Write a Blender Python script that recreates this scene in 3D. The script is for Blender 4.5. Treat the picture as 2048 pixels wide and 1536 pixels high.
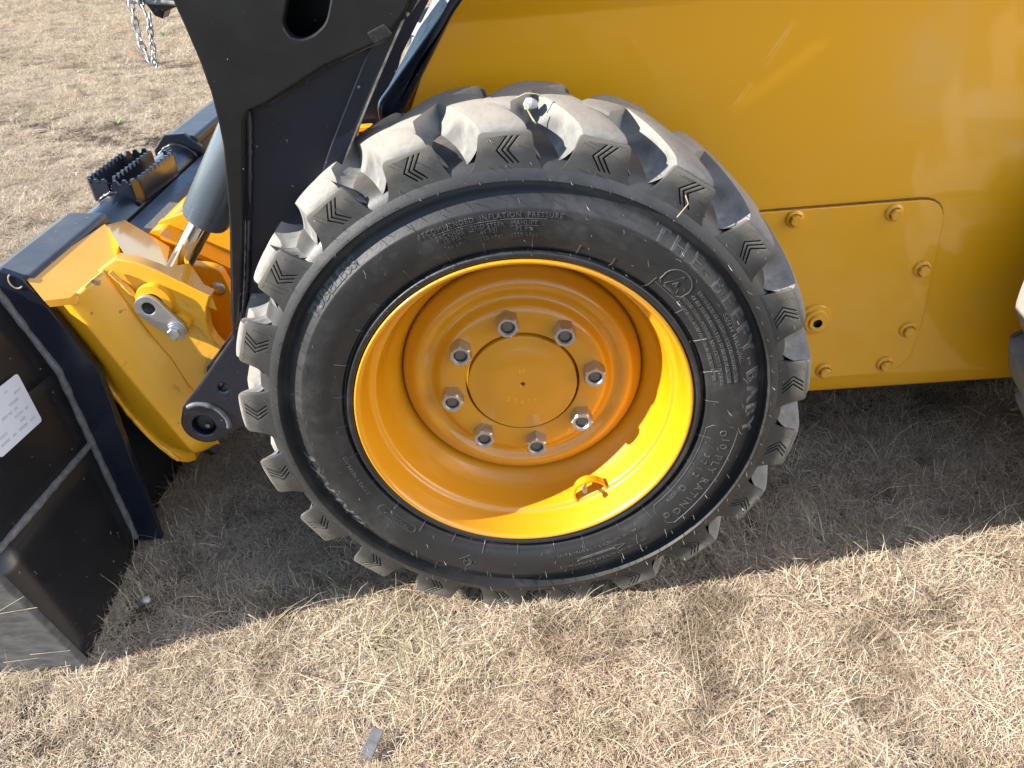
import bpy, bmesh, math, random
import numpy as np
from mathutils import Vector, Matrix, Euler

for o in list(bpy.data.objects): bpy.data.objects.remove(o)
S = bpy.context.scene
COL = S.collection
random.seed(7); RNG = np.random.default_rng(11)

# ------------------------------------------------------------------ camera
HZ = 0.385                                   # axle height above the ground
def setup_camera():
    yaw, pit, roll = -0.0415, 0.5758, -0.091
    cy, sy, cp, sp, cr, sr = math.cos(yaw), math.sin(yaw), math.cos(pit), math.sin(pit), math.cos(roll), math.sin(roll)
    f = Vector((sy*cp, cy*cp, -sp)); r = Vector((cy, -sy, 0)); u = r.cross(f)
    r2 = cr*r + sr*u; u2 = -sr*r + cr*u
    c = bpy.data.cameras.new('camera'); o = bpy.data.objects.new('camera', c); COL.objects.link(o)
    m = Matrix((r2, u2, -f)).transposed().to_4x4(); m.translation = (0.0243, -0.8847, 0.6261+HZ)
    o.matrix_world = m
    c.sensor_width = 36; c.lens = 36*1567.45/2048; c.clip_start = 0.02; c.clip_end = 2000
    S.camera = o
setup_camera()

# ------------------------------------------------------------------ light
SUN = Vector((-1.0, -0.24, 0.61)).normalized()      # towards the sun
def setup_light():
    w = bpy.data.worlds.new('World'); S.world = w; w.use_nodes = True
    nt = w.node_tree; bg = nt.nodes['Background']
    sky = nt.nodes.new('ShaderNodeTexSky'); sky.sky_type = 'NISHITA'; sky.sun_disc = False
    sky.sun_elevation = math.asin(SUN.z); sky.sun_rotation = math.atan2(-SUN.x, SUN.y)
    sky.air_density = 1.0; sky.dust_density = 1.0; sky.ozone_density = 1.0
    nt.links.new(sky.outputs[0], bg.inputs[0]); bg.inputs[1].default_value = 0.105
    l = bpy.data.lights.new('sun', 'SUN'); l.energy = 4.4; l.angle = math.radians(0.53); l.color = (1.0, 0.945, 0.86)
    o = bpy.data.objects.new('sun', l); COL.objects.link(o)
    o.rotation_euler = (-SUN).to_track_quat('-Z', 'Y').to_euler(); o.location = SUN*6
setup_light()
S.view_settings.view_transform = 'Standard'; S.view_settings.look = 'None'
S.view_settings.exposure = 1.72; S.view_settings.gamma = 1
S.view_settings.use_curve_mapping = False
S.render.engine = 'CYCLES'; S.cycles.max_bounces = 5; S.cycles.diffuse_bounces = 3; S.cycles.glossy_bounces = 3; S.cycles.transmission_bounces = 2

# ------------------------------------------------------------------ materials
def N(nt, t, **k):
    n = nt.nodes.new(t)
    for a, b in k.items():
        if a in n.inputs: n.inputs[a].default_value = b
        else: setattr(n, a, b)
    return n
def base_mat(name, col, rough=.5, metal=0, coat=0, coat_rough=.1, spec=.5):
    m = bpy.data.materials.new(name); m.use_nodes = True
    b = m.node_tree.nodes['Principled BSDF']
    b.inputs['Base Color'].default_value = (*col, 1); b.inputs['Roughness'].default_value = rough
    b.inputs['Metallic'].default_value = metal; b.inputs['Coat Weight'].default_value = coat
    b.inputs['Coat Roughness'].default_value = coat_rough; b.inputs['Specular IOR Level'].default_value = spec
    return m, m.node_tree, b
def ramp(nt, fac, stops):
    r = nt.nodes.new('ShaderNodeValToRGB'); e = r.color_ramp.elements
    while len(e) < len(stops): e.new(.5)
    for i, (p, c) in enumerate(stops):
        e[i].position = p; e[i].color = (*c, 1) if len(c) == 3 else c
    nt.links.new(fac, r.inputs[0]); return r.outputs[0]
def coords(nt, kind='Object'):
    return nt.nodes.new('ShaderNodeTexCoord').outputs[kind]
def noise(nt, vec, scale, detail=4, rough=.55, dist=0):
    n = N(nt, 'ShaderNodeTexNoise'); n.inputs['Scale'].default_value = scale; n.inputs['Detail'].default_value = detail
    n.inputs['Roughness'].default_value = rough; n.inputs['Distortion'].default_value = dist
    nt.links.new(vec, n.inputs['Vector']); return n.outputs[0]
def mixc(nt, fac, a, b):
    m = nt.nodes.new('ShaderNodeMix'); m.data_type = 'RGBA'
    for sock, v in ((m.inputs[0], fac), (m.inputs[6], a), (m.inputs[7], b)):
        if isinstance(v, (tuple, list)): sock.default_value = (*v, 1) if len(v) == 3 else v
        elif isinstance(v, (int, float)): sock.default_value = v
        else: nt.links.new(v, sock)
    return m.outputs[2]
def mth(nt, op, a, b=0.0, c=None):
    m = nt.nodes.new('ShaderNodeMath'); m.operation = op
    for i, v in enumerate((a, b) if c is None else (a, b, c)):
        if isinstance(v, (int, float)): m.inputs[i].default_value = v
        else: nt.links.new(v, m.inputs[i])
    return m.outputs[0]
def bump(nt, b, h, strength=.3, dist=.002, prev=None):
    n = nt.nodes.new('ShaderNodeBump'); n.inputs['Strength'].default_value = strength; n.inputs['Distance'].default_value = dist
    nt.links.new(h, n.inputs['Height'])
    if prev: nt.links.new(prev, n.inputs['Normal'])
    nt.links.new(n.outputs[0], b.inputs['Normal']); return n.outputs[0]
def smoothmask(nt, v, lo, hi):
    m = nt.nodes.new('ShaderNodeMapRange'); m.interpolation_type = 'SMOOTHSTEP'
    m.inputs[1].default_value = lo; m.inputs[2].default_value = hi
    nt.links.new(v, m.inputs[0]); return m.outputs[0]

def mat_yellow(name='yellow_paint', dusty=.3, rough=.42, grime=0, col=(.84, .385, .004)):
    m, nt, b = base_mat(name, (.84, .392, .012), rough, 0, .8, .12)
    g = coords(nt); 
    n1 = noise(nt, g, 3.5, 5, .6); n2 = noise(nt, g, 90, 3, .6); n3 = noise(nt, g, 600, 2, .6)
    dust = smoothmask(nt, n1, .45, .8)
    c = mixc(nt, mth(nt, 'MULTIPLY', dust, dusty), col, (.76, .45, .16))
    spk = smoothmask(nt, n2, .72, .78)
    if grime:
        n4 = noise(nt, g, 11, 6, .7, 1.0); c = mixc(nt, mth(nt, 'MULTIPLY', smoothmask(nt, n4, .57, .70), grime), c, (.13, .075, .02))
        n5 = noise(nt, g, 38, 5, .7); c = mixc(nt, mth(nt, 'MULTIPLY', smoothmask(nt, n5, .66, .70), .75), c, (.03, .022, .016))
    c = mixc(nt, mth(nt, 'MULTIPLY', spk, .12), c, (.30, .16, .03))
    nt.links.new(c, b.inputs['Base Color'])
    nt.links.new(mth(nt, 'MULTIPLY_ADD', n1, .12, .03), b.inputs['Coat Roughness'])
    wav = noise(nt, g, 3.0, 2, .5)
    nb = bump(nt, b, wav, .10, .02); bump(nt, b, n3, .04, .0006, nb)
    return m
def mat_black(name='black_paint', col=(.008, .0085, .011), rough=.34, chips=.5, dust=.05, coat=.25, spec=.4):
    m, nt, b = base_mat(name, col, rough, 0, coat, .12, spec)
    g = coords(nt)
    n1 = noise(nt, g, 6, 6, .65); n2 = noise(nt, g, 130, 2, .5); n3 = noise(nt, g, 25, 4, .6)
    d = mth(nt, 'MULTIPLY', smoothmask(nt, n1, .42, .85), dust)
    c = mixc(nt, d, col, (.20, .17, .14))
    ch = mth(nt, 'MULTIPLY', smoothmask(nt, n2, .735, .76), chips)
    c = mixc(nt, ch, c, (.45, .43, .40))
    nt.links.new(c, b.inputs['Base Color'])
    nt.links.new(mth(nt, 'MULTIPLY_ADD', n3, .25, rough-.1), b.inputs['Roughness'])
    nt.links.new(mth(nt, 'MULTIPLY_ADD', n1, .3, .02), b.inputs['Coat Roughness'])
    bump(nt, b, noise(nt, g, 300, 3), .05, .001)
    return m
def wheel_r(nt, g):
    s = nt.nodes.new('ShaderNodeSeparateXYZ'); nt.links.new(g, s.inputs[0])
    return mth(nt, 'SQRT', mth(nt, 'ADD', mth(nt, 'MULTIPLY', s.outputs[0], s.outputs[0]), mth(nt, 'MULTIPLY', s.outputs[2], s.outputs[2]))), s
def mat_rubber():
    m, nt, b = base_mat('sidewall_rubber', (.028, .028, .029), .46, 0, 0, .1, .5)
    g = coords(nt); n1 = noise(nt, g, 9, 6, .65, .6); n2 = noise(nt, g, 60, 5, .7)
    sm = smoothmask(nt, mth(nt, 'MULTIPLY_ADD', n2, .35, mth(nt, 'MULTIPLY', n1, .75)), .52, .78)
    c = mixc(nt, mth(nt, 'MULTIPLY', sm, .38), (.016, .016, .0172), (.095, .093, .089))
    r, s = wheel_r(nt, g)
    hi = smoothmask(nt, mth(nt, 'MULTIPLY_ADD', n2, .016, mth(nt, 'MULTIPLY_ADD', n1, .014, r)), .374, .402)
    c = mixc(nt, mth(nt, 'MULTIPLY', smoothmask(nt, r, .335, .350), .4), c, (.052, .051, .049))
    c = mixc(nt, mth(nt, 'MULTIPLY', hi, .75), c, (.15, .135, .115))
    nt.links.new(c, b.inputs['Base Color'])
    nt.links.new(mth(nt, 'MULTIPLY_ADD', n1, .25, .34), b.inputs['Roughness'])
    wr = noise(nt, g, 170, 5, .75, 1.5)
    h = mth(nt, 'MULTIPLY_ADD', mth(nt, 'MULTIPLY', wr, hi), 3.0, noise(nt, g, 260, 4))
    bump(nt, b, h, .16, .0014)
    return m
def mat_tread():
    m, nt, b = base_mat('dusty_tread_rubber', (.2, .19, .17), .8, 0, 0, .1, .25)
    g = coords(nt); n1 = noise(nt, g, 14, 6, .7, .5); n2 = noise(nt, g, 110, 5, .7); n3 = noise(nt, g, 420, 4, .7)
    r, s = wheel_r(nt, g)
    hi = smoothmask(nt, mth(nt, 'MULTIPLY_ADD', n2, .012, r), .388, .410)
    c = mixc(nt, smoothmask(nt, n1, .30, .70), (.088, .086, .083), (.225, .219, .208))
    c = mixc(nt, mth(nt, 'MULTIPLY', hi, .7), c, (.32, .285, .24))
    c = mixc(nt, mth(nt, 'MULTIPLY', smoothmask(nt, n2, .55, .75), .30), c, (.035, .0345, .033))
    nt.links.new(c, b.inputs['Base Color'])
    w = mth(nt, 'MULTIPLY_ADD', n3, .5, n2)
    bump(nt, b, w, .35, .002)
    return m
def mat_metal(name, col, rough, noise_amt=.15, metal=1):
    m, nt, b = base_mat(name, col, rough, metal)
    g = coords(nt); n = noise(nt, g, 120, 4)
    nt.links.new(mth(nt, 'MULTIPLY_ADD', n, noise_amt*2, max(rough-noise_amt, .02)), b.inputs['Roughness'])
    return m
def mat_scuffed():
    m, nt, b = base_mat('scuffed_grey_paint', (.06, .062, .066), .5, 0, .15, .3)
    g = coords(nt); n1 = noise(nt, g, 5, 7, .7, 1.2); n2 = noise(nt, g, 30, 6, .7)
    mp = N(nt, 'ShaderNodeMapping'); mp.inputs['Scale'].default_value = (9, 9, 26); nt.links.new(g, mp.inputs[0])
    n3 = noise(nt, mp.outputs[0], 3, 5, .6)
    c = mixc(nt, smoothmask(nt, n3, .35, .7), (.050, .052, .055), (.105, .105, .105))
    c = mixc(nt, mth(nt, 'MULTIPLY', smoothmask(nt, n1, .60, .66), .8), c, (.40, .29, .19))
    nt.links.new(c, b.inputs['Base Color']); bump(nt, b, n2, .1, .001)
    return m
def mat_plain(name, col, rough=.6, var=.25, scale=40):
    m, nt, b = base_mat(name, col, rough)
    g = coords(nt); n = noise(nt, g, scale, 5, .65)
    nt.links.new(mixc(nt, smoothmask(nt, n, .3, .75), tuple(v*(1-var) for v in col), tuple(min(1, v*(1+var)) for v in col)), b.inputs['Base Color'])
    bump(nt, b, n, .15, .001)
    return m
def mat_soil():
    m, nt, b = base_mat('dry_soil', (.16, .12, .08), .95, 0, 0, .1, .1)
    g = coords(nt); n1 = noise(nt, g, 2.2, 6, .6); n2 = noise(nt, g, 60, 6, .75); n3 = noise(nt, g, 260, 4, .7)
    c = mixc(nt, smoothmask(nt, n2, .35, .65), (.030, .023, .018), (.095, .073, .054))
    c = mixc(nt, mth(nt, 'MULTIPLY', smoothmask(nt, n1, .4, .65), .5), c, (.14, .108, .078))
    c = mixc(nt, mth(nt, 'MULTIPLY', smoothmask(nt, n3, .62, .7), .6), c, (.30, .24, .165))
    nt.links.new(c, b.inputs['Base Color'])
    bump(nt, b, mth(nt, 'MULTIPLY_ADD', n3, .4, n2), .8, .012)
    return m
def mat_grass():
    m, nt, b = base_mat('dry_grass', (.45, .35, .2), .62, 0, 0, .1, .25)
    at = N(nt, 'ShaderNodeAttribute'); at.attribute_name = 'tone'
    inf = nt.nodes.new('ShaderNodeObjectInfo')
    geo = nt.nodes.new('ShaderNodeNewGeometry')
    big = noise(nt, geo.outputs['Position'], 1.1, 4, .6)
    f = mth(nt, 'FRACT', mth(nt, 'MULTIPLY_ADD', inf.outputs['Random'], .25, at.outputs['Fac']))
    c = ramp(nt, f, [(0, (.20, .145, .095)), (.2, (.38, .295, .205)), (.45, (.53, .430, .315)), (.7, (.64, .555, .440)), (.9, (.35, .265, .178)), (1, (.19, .138, .088))])
    c = mixc(nt, mth(nt, 'MULTIPLY', smoothmask(nt, big, .5, .72), .35), c, (.47, .325, .205))
    mid = noise(nt, geo.outputs['Position'], 5.5, 4, .65)
    c = mixc(nt, mth(nt, 'MULTIPLY', smoothmask(nt, mid, .50, .66), .65), c, (.15, .105, .066))
    gr = mth(nt, 'MULTIPLY', mth(nt, 'GREATER_THAN', inf.outputs['Random'], .965), .4)
    c = mixc(nt, gr, c, (.26, .27, .10))
    nt.links.new(c, b.inputs['Base Color'])
    tr = nt.nodes.new('ShaderNodeBsdfTranslucent'); nt.links.new(c, tr.inputs[0])
    mx = nt.nodes.new('ShaderNodeMixShader'); mx.inputs[0].default_value = .12
    nt.links.new(b.outputs[0], mx.inputs[1]); nt.links.new(tr.outputs[0], mx.inputs[2])
    nt.links.new(mx.outputs[0], nt.nodes['Material Output'].inputs[0])
    return m
M = dict(
    yellow=mat_yellow(dusty=.5), rimyellow=mat_yellow('clean_rim_yellow', .04, .40, 0, (.58, .246, .0012)), worn=mat_yellow('worn_yellow_paint', .35, .4, .55), lip=mat_black('sheen_lip_paint', (.035, .035, .040), .38, .5, .30), black=mat_black(), arm=mat_black('arm_black_paint', (.006, .006, .0065), .32, .8, .04, .22, .4),  # lip black greyed in its colour to carry the sun sheen
    navy=mat_black('smooth_black_paint', (.006, .009, .019), .28, .3, .03, .45, .45),
    rubber=mat_rubber(), tread=mat_tread(), zinc=mat_metal('zinc_plate', (.55, .56, .58), .42),
    chrome=mat_metal('chrome_rod', (.78, .78, .78), .10, .05), steel=mat_metal('dark_steel', (.20, .19, .18), .5),
    barrel=mat_black('slate_cylinder_paint', (.060, .078, .098), .26, .2, .05, .5, .5), weld=mat_plain('grey_seam_sealer', (.09, .094, .102), .55, .35, 90),
    grit=mat_plain('grit_strip', (.16, .15, .14), .9, .6, 500), label=mat_plain('label_white', (.50, .54, .63), .45, .04, 10),
    print=mat_plain('label_print', (.38, .41, .49), .5, .1, 60), scuff=mat_scuffed(), soil=mat_soil(), grass=mat_grass(),
    sheet=mat_plain('pale_sheet_metal', (.26, .26, .255), .35, .5, 55), stone=mat_plain('pale_stone', (.36, .355, .35), .85, .25, 120),
    hole=mat_plain('dark_hole_grease', (.008, .008, .008), .5, .3, 60), green=mat_plain('weed_green', (.12, .20, .04), .6, .3, 30),
    straw=mat_plain('straw', (.42, .34, .22), .7, .25, 60), chip=mat_plain('grey_chip', (.10, .10, .105), .7, .3, 60),
    rust=mat_plain('rust_brown', (.20, .10, .05), .8, .4, 60), hair=mat_plain('lit_rubber_flash', (.06, .06, .06), .4, .2, 60),  # hair rubber lightened to paint in the glint on the hairs
    gap_shade=mat_plain('brown_gap_shade', (.18, .085, .012), .7, .3, 60), letter=mat_plain('lit_letter_rubber', (.065, .065, .066), .38, .3, 60),  # gap strip painted dark as shadow; letter rubber lightened for lit edges
    weldblack=mat_plain('painted_weld', (.02, .02, .022), .3, .5, 250), leaf=mat_plain('red_leaf', (.45, .08, .04), .7, .2, 20),
)

# ------------------------------------------------------------------ mesh helpers
def link(o, parent=None):
    COL.objects.link(o)
    if parent: o.parent = parent
    return o
def mk(name, V, F, mat, parent=None, smooth=40, loc=None):
    me = bpy.data.meshes.new(name); me.from_pydata([tuple(map(float, v)) for v in V], [], [tuple(f) for f in F])
    return fin(name, me, mat, parent, smooth, loc)
def fin(name, me, mat, parent=None, smooth=40, loc=None):
    for x in (mat if isinstance(mat, (list, tuple)) else [mat]): me.materials.append(M[x] if isinstance(x, str) else x)
    me.update()
    if smooth:
        me.polygons.foreach_set('use_smooth', [True]*len(me.polygons)); me.set_sharp_from_angle(angle=math.radians(smooth))
    o = bpy.data.objects.new(name, me); link(o, parent)
    if loc: o.location = loc
    return o
def empty(name, loc=(0, 0, 0), parent=None):
    o = bpy.data.objects.new(name, None); o.empty_display_size = .1; o.location = loc; link(o, parent); return o
def tag(o, label=None, cat=None, group=None, kind=None):
    for k, v in (('label', label), ('category', cat), ('group', group), ('kind', kind)):
        if v: o[k] = v
    return o
class MB:
    def __init__(s): s.V = []; s.F = []; s.m = []
    def add(s, V, F, mi=0):
        k = len(s.V); s.V += [tuple(v) for v in V]; s.F += [tuple(i+k for i in f) for f in F]; s.m += [mi]*len(F); return s
    def box(s, c, d, rot=None, mi=0):
        V = [Vector((sx*d[0]/2, sy*d[1]/2, sz*d[2]/2)) for sx in (-1, 1) for sy in (-1, 1) for sz in (-1, 1)]
        if rot: V = [rot @ v for v in V]
        return s.add([(v.x+c[0], v.y+c[1], v.z+c[2]) for v in V], [(0,1,3,2),(4,6,7,5),(0,4,5,1),(2,3,7,6),(0,2,6,4),(1,5,7,3)], mi)
    def tube(s, pts, r, n=10, closed=False, mi=0, cap=True):
        pts = [Vector(p) for p in pts]; L = len(pts); V = []; F = []
        rr = r if isinstance(r, (list, tuple)) else [r]*L
        up = None
        for i, p in enumerate(pts):
            t = (pts[(i+1) % L]-pts[i-1]) if closed else (pts[min(i+1, L-1)]-pts[max(i-1, 0)])
            t.normalize()
            if up is None: up = Vector((0, 0, 1)) if abs(t.z) < .9 else Vector((0, 1, 0))
            a = (up - t*up.dot(t)).normalized(); up = a; b = t.cross(a)
            for k in range(n):
                an = 2*math.pi*k/n; V.append(p + rr[i]*(math.cos(an)*a + math.sin(an)*b))
        for i in range(L if closed else L-1):
            j = (i+1) % L
            for k in range(n): F.append((i*n+k, i*n+(k+1) % n, j*n+(k+1) % n, j*n+k))
        if cap and not closed: F.append(tuple(range(n))[::-1]); F.append(tuple((L-1)*n+k for k in range(n)))
        return s.add(V, F, mi)
    def build(s, name, mat, parent=None, smooth=40, loc=None):
        o = mk(name, s.V, s.F, mat, parent, smooth, loc)
        if len(set(s.m)) > 1: o.data.polygons.foreach_set('material_index', s.m)
        return o
def lathe(profile, n=96, cap0=False, cap1=False):
    V = []; F = []; L = len(profile)
    for k in range(n):
        a = 2*math.pi*k/n
        V += [(r*math.cos(a), y, r*math.sin(a)) for r, y in profile]
    for k in range(n):
        j = (k+1) % n
        for i in range(L-1): F.append((k*L+i, j*L+i, j*L+i+1, k*L+i+1))
    if cap1: F.append(tuple(k*L+L-1 for k in range(n)))
    if cap0: F.append(tuple(k*L for k in range(n))[::-1])
    return V, F
def smooth_profile(P, sub=4):
    P = np.array(P, float); out = []
    for i in range(len(P)-1):
        p0, p1, p2, p3 = P[max(i-1, 0)], P[i], P[i+1], P[min(i+2, len(P)-1)]
        for t in np.arange(sub)/sub:
            out.append(.5*((2*p1)+(-p0+p2)*t+(2*p0-5*p1+4*p2-p3)*t*t+(-p0+3*p1-3*p2+p3)*t**3))
    out.append(P[-1]); return [tuple(v) for v in out]
def curve_mesh(loops, thick, bevel=0, res=1):
    """filled 2-D outline (first loop) with holes, extruded; returns verts (u,v,w) and faces"""
    cu = bpy.data.curves.new('t', 'CURVE'); cu.dimensions = '2D'; cu.fill_mode = 'BOTH'
    cu.extrude = max(thick/2-bevel, 0); cu.bevel_depth = bevel; cu.bevel_resolution = res; cu.offset = -bevel
    for lp in loops:
        sp = cu.splines.new('POLY'); sp.points.add(len(lp)-1)
        for p, q in zip(sp.points, lp): p.co = (q[0], q[1], 0, 1)
        sp.use_cyclic_u = True
    return cu_to_mesh(cu)
def cu_to_mesh(cu):
    o = bpy.data.objects.new('t', cu); COL.objects.link(o)
    dg = bpy.context.evaluated_depsgraph_get(); me = bpy.data.meshes.new_from_object(o.evaluated_get(dg))
    bpy.data.objects.remove(o); bpy.data.curves.remove(cu)
    bm = bmesh.new(); bm.from_mesh(me); bmesh.ops.remove_doubles(bm, verts=bm.verts, dist=1e-6)
    V = [tuple(v.co) for v in bm.verts]; F = [tuple(v.index for v in f.verts) for f in bm.faces]; bm.free(); bpy.data.meshes.remove(me)
    return V, F
def rounded(poly, r, n=4):
    out = []; L = len(poly)
    for i in range(L):
        p = Vector(poly[i]); a = Vector(poly[i-1])-p; b = Vector(poly[(i+1) % L])-p
        d = min(r, a.length*.45, b.length*.45); A = p+a.normalized()*d; B = p+b.normalized()*d
        for k in range(n+1):
            t = k/n; out.append(tuple((1-t)**2*A+2*t*(1-t)*p+t*t*B))
    return out
def plate(name, poly, y0, y1, mat, parent, holes=(), bevel=.0015, smooth=20):
    """plate lying in the x-z plane between y0 (near) and y1"""
    V, F = curve_mesh([poly]+list(holes), abs(y1-y0), min(bevel, abs(y1-y0)*.4))
    yc = (y0+y1)/2
    return mk(name, [(u, yc-w, v) for u, v, w in V], F, mat, parent, smooth)
def circle(cx, cz, r, n=24): return [(cx+r*math.cos(2*math.pi*k/n), cz+r*math.sin(2*math.pi*k/n)) for k in range(n)]
def sheet(name, pts, thick, mat, parent, direction=(0, 1, 0), smooth=30):
    """a polygon of 3-D points given thickness along a direction"""
    d = Vector(direction).normalized()*thick; n = len(pts)
    V = [Vector(p) for p in pts]+[Vector(p)+d for p in pts]
    F = [tuple(range(n)), tuple(range(2*n-1, n-1, -1))]+[((i+1) % n, i, i+n, (i+1) % n+n) for i in range(n)]
    bm = bmesh.new(); vs = [bm.verts.new(v) for v in V]
    for f in F: bm.faces.new([vs[i] for i in f])
    bmesh.ops.recalc_face_normals(bm, faces=bm.faces)
    me = bpy.data.meshes.new(name); bm.to_mesh(me); bm.free()
    return fin(name, me, mat, parent, smooth)
def bevel_obj(o, w=.002, seg=2, angle=35):
    b = o.modifiers.new('bevel', 'BEVEL'); b.width = w; b.segments = seg; b.limit_method = 'ANGLE'; b.angle_limit = math.radians(angle); return o
def hexhead(r, h, n=6, ch=.12, rot=0):
    """hexagonal prism along -y with a chamfered top"""
    V = []; F = []
    for y, q in ((0, 1), (-h*(1-ch), 1), (-h, .88)):
        for k in range(n): a = 2*math.pi*k/n+rot; V.append((r*q*math.cos(a), y, r*q*math.sin(a)))
    for i in range(2):
        for k in range(n): F.append((i*n+k, i*n+(k+1) % n, (i+1)*n+(k+1) % n, (i+1)*n+k))
    F.append(tuple(2*n+k for k in range(n))); return V, F
def move(V, c): return [(v[0]+c[0], v[1]+c[1], v[2]+c[2]) for v in V]
def text_mesh(body, size, extrude, spacing=1.0, align='CENTER', outline=0):
    cu = bpy.data.curves.new('t', 'FONT'); cu.body = body; cu.size = size; cu.extrude = extrude; cu.space_character = spacing
    cu.align_x = align; cu.align_y = 'CENTER'; cu.resolution_u = 2
    if outline: cu.fill_mode = 'NONE'; cu.bevel_depth = outline; cu.extrude = 0; cu.bevel_resolution = 0
    return cu_to_mesh(cu)

# ------------------------------------------------------------------ ground
def hnoise(x, y):
    return (np.sin(x*7.1+1.3*np.sin(y*5.3))*np.cos(y*6.3+x*1.7)+.6*np.sin(x*17+y*9)*np.cos(y*19-x*5)+.35*np.sin(x*37-y*21)*np.cos(y*43))/1.6
def rut(x, y):
    """two shallow tyre ruts across the field beyond the bucket"""
    d1 = np.abs((y-4.15)-(x+3.4)*-.62+.12*np.sin(x*2.1)); d2 = np.abs((y-5.75)-(x+3.4)*-.5+.15*np.sin(x*1.7+1))
    return np.maximum(np.exp(-(d1/.16)**2), .8*np.exp(-(d2/.2)**2))
def gz(x, y):
    near = np.exp(-((x**2+y**2)/16.0))
    return .001+.008*hnoise(x*.8, y*.8)*(.3+.7*near)-.03*rut(x, y)*(np.asarray(x) < -1.4)
def build_ground():
    xs = np.concatenate([[-400, -150, -60, -30, -16, -11], np.arange(-8, -3, .12), np.arange(-3, 2.6, .04), np.arange(2.6, 6, .2), [8, 14, 30, 80, 200, 400]])
    ys = np.concatenate([[-400, -100, -30, -10, -5, -3], np.arange(-2, 3, .04), np.arange(3, 9, .1), np.arange(9, 16, .4), [18, 24, 40, 80, 200, 400]])
    X, Y = np.meshgrid(xs, ys); Z = gz(X, Y)
    V = np.stack([X, Y, Z], -1).reshape(-1, 3); nx = len(xs); F = []
    for j in range(len(ys)-1):
        for i in range(nx-1): F.append((j*nx+i, j*nx+i+1, (j+1)*nx+i+1, (j+1)*nx+i))
    o = mk('ground', V, F, 'soil', None, 0)
    o.data.polygons.foreach_set('use_smooth', [True]*len(o.data.polygons))
    tag(o, 'dry brown soil of the field under the loader', 'ground', kind='structure')
build_ground()

# ------------------------------------------------------------------ grass (uncountable)
def tuft_mesh(name, clumps, lmin, lmax, lean, width, seed, radius=.075, curl=.5):
    """a round patch of grass: little clumps of blades rooted over a disc"""
    r = np.random.default_rng(seed); V = []; F = []; tone = []; seg = 3
    for c in range(clumps):
        ra = radius*math.sqrt(r.random()); ta = r.uniform(0, 6.283); cx, cy = ra*math.cos(ta), ra*math.sin(ta)
        cl = r.uniform(.7, 1.25); wind = r.uniform(0, 6.283); tc = r.random()
        for b in range(r.integers(6, 13)):
            a = wind+r.normal(0, 1.3); L = r.uniform(lmin, lmax)*cl
            if r.random() < .04: L *= 2.1
            le = np.clip(r.normal(lean, .3), .1, 1.5)
            p = np.array([cx+r.normal(0, .007), cy+r.normal(0, .007), -.004]); w = width*r.uniform(.55, 1.3)
            bend = r.normal(0, curl); t0 = .5*r.random()+.5*tc; k = len(V); hd = a; ang = le*.5
            for i in range(seg+1):
                side = np.array([-math.sin(hd), math.cos(hd), 0]); tilt = r.normal(0, .5); side = side*math.cos(tilt)+np.array([0, 0, math.sin(tilt)])
                ww = w*(1-.8*(i/seg)**2)*.5
                V.append(p+side*ww); V.append(p-side*ww)
                ang = min(ang+le*.38, 1.75); hd += bend*.45
                p = p+(L/seg)*np.array([math.cos(hd)*math.sin(ang), math.sin(hd)*math.sin(ang), math.cos(ang)])
                if p[2] < .001: p[2] = .001+r.uniform(0, .003)
            for i in range(seg): F.append((k+2*i, k+2*i+1, k+2*i+3, k+2*i+2)); tone.append(t0*.6)
    me = bpy.data.meshes.new(name); me.from_pydata([tuple(v) for v in V], [], F)
    at = me.attributes.new('tone', 'FLOAT', 'FACE'); at.data.foreach_set('value', tone)
    me.polygons.foreach_set('use_smooth', [True]*len(me.polygons)); me.materials.append(M['grass'])
    return bpy.data.objects.new(name, me)
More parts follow.
